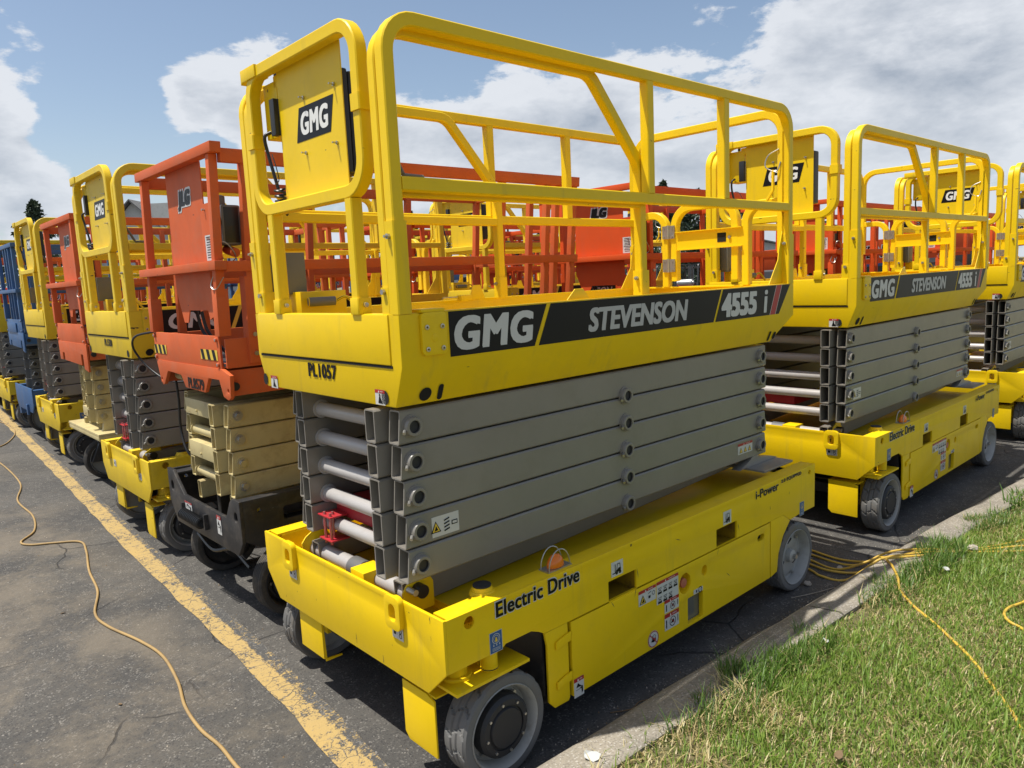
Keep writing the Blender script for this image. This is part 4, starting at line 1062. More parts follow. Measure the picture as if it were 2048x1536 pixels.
    for z in (2.07, 1.86):
        mb.box(2.606, 2.616, .905, .995, z-.04, z+.04, STEEL); mb.cyl((2.606, .952, z-.042), 'Z', .010, .084, STEEL, 12)
        for (a, b_) in ((.92, .025), (.92, -.025), (.98, .025), (.98, -.025)): mb.cyl((2.606, a, z+b_), (-1, 0, 0), .005, .004, STEEL, 6)
    mb.build('gate_hinge', g)
    mb = MB(); mb.sweep([(2.60, .23, 2.36), (2.60, .23, 2.25), (2.60, .27, 2.19), (2.60, .28, 2.185)], .014, .014, Y_, (1, 0, 0), chamf=.002); mb.rope(smoothpts([(2.61, .20, 2.47), (2.60, .26, 2.44), (2.59, .27, 2.38), (2.60, .21, 2.35), (2.61, .19, 2.40)], 5), .0035, STEEL, 6); mb.build('latch', g)
    # things fixed along the inside of the far toe-board
    mb = MB(); mb.prism([(1.12, 1.726), (1.23, 1.726), (1.20, 1.80), (1.15, 1.80)], 1.16, 1.165, Y_); mb.box(1.05, 1.12, 1.14, 1.18, 1.72, 1.75, Y_); mb.cyl((.95, 1.17, 1.738), 'X', .008, .2, STEEL, 8)
    mb.prism([(.86, 1.726), (1.0, 1.726), (.96, 1.77), (.91, 1.77)], .20, .205, Y_); mb.build('deck_lock', root, bevel=.002)
    mb = MB(); mb.rope([(.05, .235, 2.30), (.10, .235, 2.205), (.11, .235, 2.19), (.19, .235, 2.188)], .0085, BOXG, 8); mb.build('support_strut', root)
    YM = lambda y: y; YM2 = lambda y: y
    return root

# ------------------------------------------------------------------ SQUARE-RAILED LIFT (orange / blue)
def square_lift(label, P_, A_, Cm, style, text=None, shear=0.0):
    """P_ platform paint, A_ arm paint, Cm chassis paint; style 'spring', 'table' or 'blue'"""
    root = empty('scissor_lift', (0, 0, 0), label, 'scissor lift'); W_ = 1.14
    top = 2.50; T = .043
    # chassis
    if style == 'spring':
        mb = MB(); lp = [(1.13, .735), (1.02, .735), (.985, .70), (.86, .605), (.20, .600), (.13, .70), (.10, .725), (0, .725), (0, .50), (.07, .415), (1.03, .405), (1.13, .53)]
        mb.prism(lp, -.006, .014, Cm, 'YZ', [slot(1.06, .63, .05, .07), slot(.06, .63, .045, .06)]); mb.build('front_plate', root, bevel=.006)
        mb = MB(); lp = [(0.0145, .50), (.10, .45), (.62, .44), (.66, .24), (1.95, .24), (2.00, .44), (2.50, .46), (2.50, .70), (0.0145, .725)]
        for (a, b_) in ((0, .02), (1.12, 1.14)): mb.prism(lp, a, b_, Cm, 'XZ', [rrect(.33, .61, .19, .075, .015), circ(.10, .66, .012, 10)])
        mb.box(.015, 2.5, .02, .11, .700, .712, Cm); mb.box(.015, 2.5, 1.03, 1.12, .700, .712, Cm); mb.box(.30, 2.4, .11, 1.03, .56, .57, Cm); mb.cyl((.62, .07, .71), 'Z', .05, .035, Cm, 24)
        mb.build('chassis', root, bevel=.004)
        mb = MB()
        for k in range(13): mb.lathe((-.035, .52+k*.024, .505), [(0, .022), (.004, .034), (.009, .034), (.013, .022)], PLAS, 20)
        mb.box(-.03, -.005, .48, .50, .47, .56, Cm); mb.box(-.03, -.005, .85, .87, .47, .56, Cm); mb.build('coiled_cord', root)
        sticker(root, 'foot', (-.0075, .795, .548), UY, UZ, .12, .052); sticker(root, 'foot', (-.0075, .31, .535), UY, UZ, .06, .11); sticker(root, 'label', (.50, -.0005, .58), UZ, (-1, 0, 0), .11, .045)
        mb = MB(); mb.rope(smoothpts([(.1, 1.0, .3), (.08, .7, .27), (.12, .5, .31), (.1, .2, .28)], 5), .012, PLAS, 6); mb.build('brake_hose', root)
        for ya_ in (.14, .84): mb = MB(); mb.cyl((.28, ya_, .205), 'Y', .075, .16, BLACK, 20); mb.box(.22, .34, ya_+.05, ya_+.11, .22, .56, BLACK); mb.build('drive_motor', root, bevel=.004)
    elif style == 'table':
        mb = MB(); mb.box(0, 2.45, 0, 1.14, .600, .625, Cm); mb.box(0, 2.45, .0, .012, .56, .61, Cm); mb.box(0, .012, .02, 1.12, .565, .600, Cm); mb.build('chassis', root, bevel=.004)
        mb = MB(); mb.prism([(.05, .60), (.32, .60), (.33, .66), (.60, .72), (.60, .80), (.10, .80), (.08, .64)], .16, .20, Cm); mb.build('pivot_bracket', root, bevel=.003)
        mb = MB()
        for y in (.12, .96): mb.box(.20, .32, y, y+.06, .28, .60, BLACK); mb.prism([(.12, .2), (.38, .2), (.36, .34), (.30, .40), (.2, .38)], y-.02, y+.08, BLACK)
        mb.box(.4, 2.2, .1, 1.04, .22, .59, BLACK); mb.build('yoke', root, bevel=.004)
    else:
        mb = MB(); mb.prism([(0, .72), (1.14, .72), (1.14, .50), (1.05, .40), (.10, .40), (0, .50)], -.004, .012, Cm, 'YZ'); mb.box(-.03, -.004, .30, .36, .36, .50, Cm); mb.build('front_plate', root, bevel=.005)
        mb = MB(); mb.prism([(.012, .50), (.42, .48), (.46, .2), (2.1, .2), (2.15, .45), (2.4, .46), (2.4, .70), (.012, .70)], 0, .02, Cm, 'XZ', [rrect(.28, .62, .16, .09, .006)]); mb.box(.012, 2.4, .02, 1.12, .56, .58, Cm)
        mb.box(.012, 2.4, 0.02, .1, .688, .70, Cm); mb.box(.012, 2.4, 1.04, 1.14, .3, .70, Cm); mb.build('chassis', root, bevel=.004)
        mb = MB(); mb.box(.2, 2.2, .15, 1.0, .2, .5, BLACK); mb.build('undertray', root)
    for s_ in (0, 1):
        wheel(root, 'wheel', .28, .035 if s_ == 0 else W_-.035, .205, .11, 'rib', RUBD, RIMG if style != 'spring' else BLACK, 'motor' if style != 'blue' else 'plain', flip=(s_ == 1))
        wheel(root, 'wheel', 2.22, .0 if s_ == 0 else W_, .205, .11, 'rib', RUBD, RIMG, 'plain', flip=(s_ == 1))
    # stack
    n = 4; h = .124
    stack(root, .17, W_, .762, .131, n, h, .060, 2.36, A_, A_, CAPB, 'hex' if A_ is CREAM else 'round', x0=.055, ygap=.115, clamp=False, slant=.02, foff=.10 if style == 'spring' else 0.0)
    mb = MB()
    for i in ((1, 3) if style == 'spring' else (0,)):
        z = .762+.131*i; mb.box(.07, .19, .346, .795+(.10 if style == 'spring' else 0), z-.05, z+.045, A_)
        for y in (.42, .70): mb.cyl((.07, y, z-.02), (-1, 0, 0), .008, .01, STEEL, 6)
    mb.build('cross_beam', root, bevel=.008)
    a0 = arm_mesh(2.3, .05, .11, A_); a0 = a0.build('lower_arm', root, smooth=30); a0.location = (.08, .29, .63); a0.rotation_euler = (0, -.02, 0)
    a1 = a0.copy(); COL.objects.link(a1); a1.parent = root; a1.location.y = .80
    # platform: fork beam + deck box
    mb = MB()
    lp = [(.06, 1.43), (1.10, 1.43), (1.05, 1.30), (1.02, 1.278), (.995, 1.285), (.91, 1.37), (.68, 1.36), (.62, 1.292), (.32, 1.285), (.25, 1.37), (.10, 1.37), (.06, 1.285), (.0, 1.270), (-.035, 1.285), (-.05, 1.40)]
    if style == 'spring': mb.prism(lp, -.004, .016, P_, 'YZ', [circ(1.035, 1.315, .012, 10), circ(-.01, 1.32, .013, 10)])
    else: mb.prism([(.03, 1.43), (1.11, 1.43), (1.09, 1.25), (.98, 1.25), (.98, 1.32), (.90, 1.32), (.90, 1.25), (.26, 1.23), (.26, 1.33), (.18, 1.33), (.18, 1.2), (.04, 1.18)], -.004, .012, P_, 'YZ')
    mb.box(.016, 2.50, .02, .06, 1.285, 1.42, P_); mb.box(.016, 2.50, 1.08, 1.12, 1.285, 1.42, P_); mb.box(2.46, 2.50, .06, 1.08, 1.30, 1.42, P_)
    mb.build('fork_beam', root, bevel=.003)
    mb = MB(); mb.cyl((.10, .12, 1.33), 'Y', .032, .1, CREAM, 16); mb.cyl((.10, .92, 1.33), 'Y', .032, .1, CREAM, 16); mb.cyl((.045, .02, 1.335), (0, -1, 0), .022, .01, CAPB, 16); mb.build('slide_roller', root)
    mb = MB(); mb.box(.0, .012, .06, 1.12, 1.430, 1.600, P_); mb.box(.012, 2.55, .012, .024, 1.432, 1.585, P_); mb.box(.012, 2.55, 1.116, 1.128, 1.432, 1.585, P_); mb.box(2.54, 2.552, .03, 1.11, 1.432, 1.585, P_); mb.box(.012, 2.54, .024, 1.116, 1.436, 1.46, BLACK)
    for y in (.09, 1.09):
        for z in (1.45, 1.58): mb.cyl((0, y, z), (-1, 0, 0), .012, .012, STEEL, 8)
    mb.build('platform_deck', root, bevel=.003, shear=0)
    if style == 'spring':
        mb = MB()
        for (yc, w_) in ((.215, .24), (1.01, .22)):
            rect2(mb, 0, 0, w_, .055, (-.001, yc, 1.498), UY, UZ, DYEL, .0012)
            for k in range(3):
                x0 = -w_/2+.004+k*w_/3; poly2(mb, [(x0+.020, -.0275), (x0+.060, -.0275), (x0+.040, .0275), (x0, .0275)], (-.001, yc, 1.498), UY, UZ, DBLK, .0020)
        mb.build('hazard_stripes', root, smooth=0)
    # rails
    def bar(nm, x0, x1, y0, y1, z0, z1, bev=.003):
        mb = MB(); mb.box(x0, x1, y0, y1, z0, z1, P_); return mb.build(nm, root, bevel=bev, shear=shear)
    yn, yf = -.010, 1.150
    bar('top_rail', -.02, .035, yn-.02, yf+.02, top-.005, top+.045)
    bar('top_rail', .037, 2.62, yn, yn+T, top-.045, top+.020); bar('top_rail', .037, 2.62, yf-T, yf, top-.045, top+.020); bar('top_rail', 2.57, 2.62, yn+T+.002, yf-T-.002, top-.045, top+.015)
    bar('mid_rail', -.03, .030, yn-.02, yf+.05, 1.935, 1.980); bar('mid_rail', .032, 2.62, yn-.010, yn+.025, 1.925, 1.978); bar('mid_rail', .032, 2.62, yf-.028, yf+.002, 1.915, 1.985); bar('mid_rail', 2.57, 2.62, yn+T, yf-T, 1.93, 1.975)
    for (x_, y_, z0) in ((-.01, 1.08, 1.60), (.10, .94, 1.58), (-.01, .02, 1.60), (.140, .0, 1.58), (1.05, .0, 1.585), (1.88, .0, 1.585), (2.30, .0, 1.585), (2.42, .03, 1.585), (2.565, .0, 1.585),
                         (.30, 1.09, 1.58), (1.05, 1.09, 1.585), (1.88, 1.09, 1.585), (2.565, 1.09, 1.585), (2.568, .45, 1.585), (2.568, .78, 1.585)):
        bar('rail_post', x_, x_+T, y_, y_+T, z0, top-.006)
    for (a, b_, c, d, z0, z1) in ((-.013, .05, .012, .073, 1.60, 1.84), (-.013, .05, 1.072, 1.133, 1.60, 1.80), (.128, .196, -.012, .055, 1.45, 1.90)):
        mb = MB(); mb.box(a, b_, c, d, z0, z1, P_); mb.build('rail_socket', root, bevel=.003, shear=shear*.6)
    for z in (1.50, 1.60, 1.84): mb = MB(); mb.cyl((.162, -.012, z), (0, -1, 0), .012, .012, STEEL, 8); mb.build('bolt', root)
    if style != 'blue':
        # cut sheet holder, control plate
        mb = MB(); lp = [(.73, 2.50), (.20, 2.50), (.195, 1.82), (.17, 1.80), (.20, 1.70), (.26, 1.68), (.28, 1.73), (.56, 1.73), (.60, 1.66), (.66, 1.66), (.74, 1.83)]
        mb.prism(lp, .042, .048, P_, 'YZ'); mb.build('sign_plate', root)
        mb = MB(); lp = [(.235, 2.23), (.20, 2.28), (.03, 2.28), (.0, 2.20), (.0, 2.16), (.025, 2.16), (.025, 2.08), (.0, 2.08), (.0, 2.04), (.025, 2.04), (.025, 1.99), (.06, 1.95), (.235, 1.95)] if style == 'spring' else [(.235, 2.33), (.05, 2.33), (.05, 1.99), (.235, 1.99)]
        mb.prism(lp, .036, .041, P_, 'YZ'); mb.cyl((.04, .17, 2.25), (-1, 0, 0), .006, .02, STEEL, 6); mb.cyl((.04, .07, 2.25), (-1, 0, 0), .006, .02, STEEL, 6); mb.cyl((.04, .14, 2.10), (-1, 0, 0), .006, .02, STEEL, 6); mb.build('control_plate', root)
        mb = MB()
        for (mt, bo, lf, g) in ((DWHT, .14, .001, .022), (DBLK, .085, .0024, 0)): put_text(mb, 'JLG', (.042, .465, 2.33), UY, UZ, .200+g, .105+g, mt, .22, bo, 1.0, lf)
        mb.build('logo', root, smooth=0)
        if style == 'spring': sticker(root, 'tagplate', (.036, .150, 2.055), UY, UZ, .10, .13)
        mb = MB(); mb.box(.05, .09, .06, .16, 2.20, 2.31, GREYD); mb.box(.05, .15, .03, .12, 2.06, 2.26, PLAS); mb.build('control_box', root, bevel=.012, shear=shear*.6)
        mb = MB(); mb.rope(smoothpts([(.10, .62, 1.72), (.12, .60, 1.60), (.16, .52, 1.50), (.14, .9, 1.47)], 6), .010, PLAS, 8); mb.rope(smoothpts([(.11, .57, 1.72), (.13, .55, 1.60), (.2, .48, 1.47)], 6), .010, PLAS, 8)
        if style == 'table': coil(mb, .16, .12, 2.05, 1.48, .024, 22, .008, PLAS)
        mb.build('control_cable', root, smooth=50)
        mb = MB(); mb.cyl((.10, -.02, 2.02), (0, 1, .2), .024, .11, P_, 14); mb.rope(smoothpts([(.05, .02, 1.99), (.02, .0, 2.06), (.05, -.03, 2.07), (.10, -.02, 2.0), (.07, .03, 1.96)], 6), .003, STEEL, 5); mb.rope(smoothpts([(.0, .02, 1.93), (-.02, .04, 1.86), (-.01, .0, 1.84), (.03, -.01, 1.9)], 6), .003, STEEL, 5); mb.build('gate_latch', root)
    else:
        for k in range(3): bar('rail_post', -.015, .025, .25+.17*k, .28+.17*k, 1.60, top-.01)
        bar('kick_plate', -.015, -.004, .40, 1.0, 1.43, 1.55)
    return root

# ------------------------------------------------------------------ LIFTS OF THE FIRST ROW
G = 'scissor lifts parked in rows on the lot'
main = yellow_lift('large yellow scissor lift in front, PL1057 on its platform end and 4555i on its side', 'wide')
main['group'] = G
lift_b = yellow_lift('yellow scissor lift marked PL1320 between two orange-platform lifts', 'narrow', YEL2)
lift_b['group'] = G; lift_b.location = (.075, 3.43, 0)
lift_o = square_lift('orange-platform scissor lift marked PL8579 with cream arms and black chassis', ORAF, CREAM, BLACK, 'spring', shear=.10)
lift_o['group'] = G; lift_o.location = (.06, 1.86, 0)
lift_t = square_lift('older orange scissor lift marked 32 with rusty cream table chassis', ORAF, CREAM, CREAM, 'table')
lift_t['group'] = G; lift_t.location = (.20, 5.32, 0)
lift_u = square_lift('blue scissor lift with dark grey arms and blue railings', BLUE, GREYD, BLUE, 'blue')
lift_u['group'] = G; lift_u.location = (.33, 9.05, 0)
bpy.context.view_layer.update()

dup(main, (3.51, -.004, 0), 'yellow 4555i scissor lift directly behind the large front one beside the kerb', G)
dup(main, (7.02, -.01, 0), 'yellow 4555i lift third from the camera along the kerb', G)
dup(main, (10.55, -.02, 0), 'yellow lift fourth along the kerb, cut by the right picture edge', G)
dup(main, (14.1, -.02, 0), 'yellow lift farthest along the kerb row', G)
dup(lift_b, (.285, 7.28, 0), 'yellow scissor lift between the old orange 32 lift and the blue lift', G)
dup(lift_b, (.34, 10.75, 0), 'yellow scissor lift at the left picture edge beyond the blue lift', G)
dup(lift_o, (.40, 12.4, 0), 'orange scissor lift farthest left in the front row', G)
# second row and on
r2o = square_lift('bright orange lift with a JLG panel seen through the front lift railings', ORA, CREAM, BLACK, 'spring')
r2o['group'] = G; r2o.location = (3.48, 1.86, 0)
bpy.context.view_layer.update()
rows = [
 (lift_b, 3.52, 3.50, 'yellow lift in the second row behind the PL8579 orange lift'),
 (r2o, 3.60, 5.25, 'orange lift in the second row behind the yellow PL1320 lift'),
 (lift_b, 3.62, 7.05, 'yellow lift in the second row behind the old orange 32 lift'),
 (r2o, 3.70, 8.9, 'orange lift in the second row behind the blue lift'),
 (lift_u, 3.70, 10.7, 'blue lift in the second row near the left picture edge'),
 (r2o, 7.00, 1.86, 'orange lift in the third row just inside the kerb row'),
 (r2o, 7.10, 7.3, 'orange lift in the third row behind an orange second-row lift'),
 (lift_b, 7.15, 9.1, 'yellow lift in the third row far left'),
 (main, 7.2, 10.9, 'wide yellow lift at the far left end of the third row'),
 (r2o, 10.5, 1.9, 'orange lift in the fourth row next to the lift cut by the right picture edge'),
 (r2o, 10.8, 9.7, 'orange lift in the fourth row, far left'),
 (lift_b, 10.8, 11.6, 'yellow lift at the far left end of the fourth row'),
 (lift_b, 14.0, 12.0, 'yellow lift alone in the fifth row behind the left lifts'),
 (r2o, 14.0, 14.0, 'orange lift in the fifth row behind the left lifts'),
]
for (src, x_, y_, lb) in rows: dup(src, (x_+random.uniform(-.04, .04), y_, 0), lb, G, random.uniform(-.012, .012))

# numbers that belong to one machine only
mb = MB(); put_text(mb, 'PL1057', (-.016, .690, 1.504), UY, UZ, .226, .056, DBLK, 0, .05, 1.0, .0015); mb.build('lettering', main, smooth=0)
mb = MB(); put_text(mb, 'PL1320', (-.016, .61, 1.50), UY, UZ, .20, .052, DBLK, 0, .05, .9, .0015); mb.build('lettering', lift_b, smooth=0)
mb = MB(); put_text(mb, 'PL8579', (-.005, .445, 1.325), UY, UZ, .245, .062, DBLK, 0, .03, .9, .0015); mb.build('lettering', lift_o, smooth=0)
mb = MB(); ring2(mb, 0, 0, .07, .012, (.27, .0115, 1.505), UX, UZ, DBLK, .001); put_text(mb, '32', (.27, .0115, 1.505), UX, UZ, .15, .085, DBLK, 0, .06, .9, .002); mb.build('lettering', lift_t, smooth=0)
SCUF = paint('bare_scuffed_metal', (.10, .055, .03), .7, .5, .2)
mb = MB(); rs = random.Random(11)
def scuff(mb, y_, z_, L_, wd_, org_x=-.0128):
    pts = []; n = 7
    for k in range(n+1): pts.append((y_+rs.uniform(-.0015, .0015), z_-L_*k/n, wd_*rs.uniform(.3, 1)*math.sin(math.pi*(k+.6)/(n+1.2))))
    vs = [(org_x, a-w_, b_) for a, b_, w_ in pts]+[(org_x, a+w_, b_) for a, b_, w_ in pts]
    mb.add(vs, [(k, k+1, n+2+k, n+1+k) for k in range(n)], SCUF)
for (y_, z_, L_, w_) in ((.595, .455, .045, .0022), (.40, .43, .03, .003), (.075, .690, .028, .0022), (.075, .62, .02, .001), (1.22, .43, .012, .002), (.92, .50, .010, .0015), (.70, .66, .006, .002), (.33, .50, .008, .0012)): scuff(mb, y_, z_, L_, w_)
mb.build('paint_scuff', main, smooth=0)
mb = MB()
for (x_, z_, L_, a) in ((1.02, .57, .05, .2), (1.015, .49, .05, -.3), (.845, .475, .04, .6), (1.83, .56, .05, .3), (1.655, .475, .035, -.4), (1.30, .62, .05, 1.2), (2.15, .57, .03, .2), (1.72, .33, .05, .9), (.62, .66, .02, .1), (2.36, .60, .02, .0)):
    o_ = Vector((x_, -.0035, z_)); d_ = Vector((math.sin(a), 0, -math.cos(a))); p_ = Vector((d_.z, 0, -d_.x))*.0012
    mb.add([o_-p_*.3, o_+d_*L_*.5-p_*1.6, o_+d_*L_, o_+d_*L_*.5+p_*1.4], [(0, 1, 2, 3)], SCUF)
mb.build('paint_scuff', main, smooth=0)
mb = MB(); mb.rope(smoothpts([(.02, 1.16, 1.60), (-.04, 1.35, 1.57), (-.03, 1.48, 1.50), (.02, 1.50, 1.40), (.08, 1.38, 1.30), (.12, 1.22, 1.265), (.2, 1.1, 1.27)], 7), .007, PLAS, 8)
mb.rope(smoothpts([(.10, 1.12, 1.33), (.11, 1.13, 1.15), (.12, 1.18, .95), (.13, 1.10, .80), (.25, 1.05, .70)], 7), .008, PLAS, 8); mb.build('hanging_cable', lift_o, smooth=50)

# ------------------------------------------------------------------ CORDS, LITTER
def cord(pts, r, mat, label, name='power_cord', z=None, grp=None):
    mb = MB(); mb.rope(smoothpts(pts, 10), r, mat, 10); o = mb.build(name, None, smooth=60, ymap=False); tag(o, label, 'cord', grp); return o
H1 = [(-.209, 8.17), (-.222, 6.855), (-.361, 6.09), (-.358, 5.406), (-.432, 4.907), (-.558, 4.672), (-.522, 4.531), (-.38, 4.43), (-.239, 4.297), (-.257, 4.033), (-.343, 3.568), (-.393, 3.139), (-.491, 2.779), (-.484, 2.539),
      (-.41, 2.202), (-.379, 1.936), (-.409, 1.622), (-.459, 1.373), (-.474, 1.147), (-.46, .962), (-.464, .762), (-.45, .45), (-.5, .1)]
cord([(-.30, 8.9, .009)]+[(x_, y_, .009) for x_, y_ in H1], .0075, HOSET, 'long tan cord winding over the asphalt left of the yellow stripe')
cord([(.1, 12.6, .009), (.277, 11.7, .009), (.321, 11.03, .009), (.264, 10.33, .009), (.115, 9.72, .009), (-.046, 9.35, .009), (-.3, 9.1, .009)], .0075, HOSET, 'tan cord loop on the asphalt at the left picture edge')
def gz(x_, y_): 
    e = kback(x_)-y_
    if e > .05: return .116
    if e > 0: return .126
    if y_ > kfront(x_): return .010
    return float(np.interp(kfront(x_)-y_, [0, .02, .06, .1, .25], [.02, .065, .105, .118, .130]))
def gc(pts, r, lab): cord([(a, b_, gz(a, b_)+dz) for a, b_, dz in pts], r, HOSE, lab, grp='yellow cords crossing the kerb')
bx = 2.9
gc([(3.15, .55, 0), (3.05, .2, 0), (3.02, -.02, .0), (3.05, -.22, .0), (3.18, -.42, .0), (3.38, -.62, .0), (3.62, -.82, .01), (4.2, -1.3, .0)], .0068, 'yellow cord running straight into the grass, farthest of the bundle')
gc([(3.05, .55, 0), (2.98, .18, 0), (2.98, -.1, 0), (3.10, -.30, .004), (3.42, -.62, .0), (3.9, -.85, .0)], .0068, 'yellow cord of the bundle reaching the plastic scrap in the grass')
gc([(2.98, .5, 0), (2.90, .16, 0), (2.86, -.06, 0), (2.93, -.26, .006), (3.16, -.46, .0), (3.52, -.80, .0), (4.0, -1.2, .0)], .0068, 'yellow cord of the bundle crossing the kerb in the middle')
gc([(2.9, .5, 0), (2.83, .13, 0), (2.80, -.04, .004), (2.88, -.18, .01), (2.93, -.27, .01), (2.86, -.35, .005), (2.77, -.41, 0), (2.66, -.47, 0), (2.55, -.52, .0), (2.40, -.64, 0), (2.27, -.78, 0), (2.08, -.96, 0), (1.94, -1.07, .0), (1.83, -1.145, 0), (1.70, -1.235, .0), (1.56, -1.32, 0), (1.2, -1.6, 0)], .0070, 'yellow cord bending off the bundle and trailing down through the grass')
gc([(2.85, .5, 0), (2.76, .1, 0), (2.70, -.03, 0), (2.74, -.16, .0), (2.86, -.28, .01), (2.93, -.33, .01), (3.1, -.46, .0)], .0068, 'yellow cord at the near side of the bundle, curving over the kerb')
gc([(3.0, -1.05, .01), (2.78, -1.02, .012), (2.64, -.985, .015), (2.55, -.99, .012), (2.49, -1.03, .01), (2.46, -1.09, .005), (2.30, -1.25, .0)], .0070, 'yellow cord loop in the grass at the right picture edge')

def rock(x_, y_, z_, r, mat, name, label, cat, flat_=.6, grp=None):
    mb = MB(); bm = bmesh.new(); bmesh.ops.create_icosphere(bm, subdivisions=2, radius=r)
    for v in bm.verts: v.co *= random.uniform(.72, 1.2); v.co.z *= flat_
    mb.add([v.co.copy() for v in bm.verts], [tuple(v.index for v in f.verts) for f in bm.faces], mat); bm.free()
    o = mb.build(name, None, smooth=30, ymap=False); o.location = (x_, y_, z_); o.rotation_euler = (0, 0, random.uniform(0, 6)); tag(o, label, cat, grp)
rock(2.55, -.02, .012, .022, STONE, 'stone', 'pale stone on the asphalt beside the rear wheel of the front lift', 'stone')
rock(2.88, -.06, .015, .018, STONE, 'stone', 'small stone lying between the yellow cords', 'stone')
rock(-.02, 2.36, .006, .010, STONE, 'pebble', 'dark pebble on the asphalt right of the cord', 'pebble')
rock(3.36, -.62, .14, .030, STONE, 'stone', 'pale stone in the grass by the far cord', 'stone')
def leafbit(x_, y_, z_, s_, mat, label, cat='leaf', name='dead_leaf'):
    mb = MB(); n = 10; vs = [(math.cos(2*math.pi*k/n)*s_*random.uniform(.6, 1), math.sin(2*math.pi*k/n)*s_*.6*random.uniform(.7, 1), random.uniform(0, s_*.4)) for k in range(n)]
    vs2 = [(a, b_, c-.002) for a, b_, c in vs]; mb.add(vs+vs2, [tuple(range(n)), tuple(n+k for k in reversed(range(n)))]+[(k, (k+1) % n, n+(k+1) % n, n+k) for k in range(n)], mat)
    o = mb.build(name, None, smooth=0, ymap=False); o.location = (x_, y_, z_); o.rotation_euler = (.2, .1, random.uniform(0, 6)); tag(o, label, cat)
leafbit(.98, -.90, .14, .030, DEADL, 'dry pinkish leaf in the lawn near the bottom of the picture')
leafbit(2.93, -.62, .14, .030, PAPER, 'white scrap in the grass beside the far cord', 'litter', 'paper_scrap')
leafbit(1.75, -.50, .13, .026, PAPER, 'white scrap in the grass by the kerb', 'litter', 'paper_scrap')
leafbit(.41, -.27, .118, .040, PAPER, 'white paper scrap on the kerb at the bottom picture edge', 'litter', 'paper_scrap')
leafbit(-.62, 2.95, .004, .016, DEADL, 'tan leaf on the dusty asphalt at the left')
leafbit(-.66, 1.62, .004, .014, DEADL, 'dark crumb of debris on the asphalt, lower left')
mb = MB(); mb.rope(smoothpts([(2.32, -.04, .006), (2.45, -.10, .007), (2.60, -.15, .006)], 5), .0022, STONE, 5); tag(mb.build('twig', None, ymap=False), 'thin dry stalk lying on the asphalt by the kerb', 'twig')
mb = MB(); mb.rope(smoothpts([(.80, -.02, .005), (.88, -.07, .007), (.95, -.06, .006), (1.02, -.10, .005)], 5), .0022, DEADL, 5); tag(mb.build('twig', None, ymap=False), 'dark twig on the shaded asphalt below the front lift', 'twig')
# loose grit as stuff
mb = MB(); rs = random.Random(5)
for k in range(900):
    x_ = rs.uniform(-2.2, .4) if k < 500 else rs.uniform(.3, 4.5); y_ = rs.uniform(.0, 7) if k < 500 else kfront(x_)+abs(rs.gauss(0, .05))+.01
    r = rs.uniform(.0015, .0055)
    mb.add([(x_-r, y_, .0), (x_, y_-r, .0), (x_+r, y_+r*.3, 0), (x_, y_+r*.2, r*1.2)], [(0, 1, 3), (1, 2, 3), (2, 0, 3), (0, 2, 1)], STONE if k % 3 else DEADL)
tag(mb.build('loose_grit', None, smooth=0, ymap=False), 'scattered grit and gravel crumbs on the asphalt', 'grit', kind='stuff')

# ------------------------------------------------------------------ BACKGROUND
def at(px, py, dist, z=None):
    """point on the view ray of a photo pixel at a horizontal distance from the camera"""
    d = pixdir(px, py); k = dist/math.hypot(d.x, d.y); p = CAM_POS+d*k
    return p
def conifer(x_, y_, h, r, label, mat=LEAF, grp='dark evergreens beyond the lot', round_=False, seed=0, n=2600):
    rs = np.random.RandomState(seed)
    root = empty('evergreen_tree' if not round_ else 'leafy_tree', (x_, y_, 0), label, 'tree', grp)
    mb = MB(); mb.cyl((0, 0, -.1), 'Z', .16, h*.95, BARK, 10, .03)
    for k in range(14):
        zz = h*(.15+.055*k); a = rs.uniform(0, 6.28); L_ = r*(1-zz/h)*.9+.1; mb.cyl((0, 0, zz), (math.cos(a), math.sin(a), .15), .035, L_, BARK, 5, .01)
    mb.build('trunk', root, ymap=False)
    V = []; F = []
    for k in range(n):
        f = rs.uniform(0, 1)**.75
        zz = h*(.06+.94*f) if not round_ else h*(.3+.7*f)
        rad = r*(1-f)**.8*(1+.35*math.sin(zz*4.1+seed)+.2*math.sin(zz*9)) if not round_ else r*math.sqrt(max(.02, 1-(2*f-1)**2))
        a = rs.uniform(0, 6.28); lobes = 1+.28*math.sin(a*5+zz*2.0+seed)+.15*math.sin(a*11+zz*5)
        rr = rad*lobes*rs.uniform(.35, 1)**.5+.05
        c = np.array([math.cos(a)*rr, math.sin(a)*rr, zz-(.12*rr if not round_ else 0)]); s_ = rs.uniform(.10, .24)
        d1 = rs.normal(size=3); d1 /= np.linalg.norm(d1); d2 = rs.normal(size=3); d2 -= d1*d1.dot(d2); d2 /= np.linalg.norm(d2)
        o = len(V); V += [tuple(c-d1*s_), tuple(c+d2*s_*.45), tuple(c+d1*s_), tuple(c-d2*s_*.45)]; F.append((o, o+1, o+2, o+3))
    mb = MB(); mb.add(V, F, mat); mb.build('crown', root, smooth=0, ymap=False)
    return root
tl = [(1330, 52, 7.8, 2.3), (1366, 55, 7.0, 2.2), (1398, 57, 7.6, 2.3), (1300, 56, 6.6, 2.3), (1440, 60, 7.6, 2.0), (832, 60, 7.4, 2.0), (852, 64, 6.4, 2.1), (1268, 62, 6.2, 1.9), (1475, 62, 7.0, 2.0), (1225, 64, 6.0, 2.0), (92, 62, 8.7, 2.9), (1082, 66, 5.6, 2.2), (20, 75, 6.0, 2.6), (210, 75, 6.2, 2.6), (1015, 68, 4.6, 2.4), (1160, 66, 5.0, 2.2)]
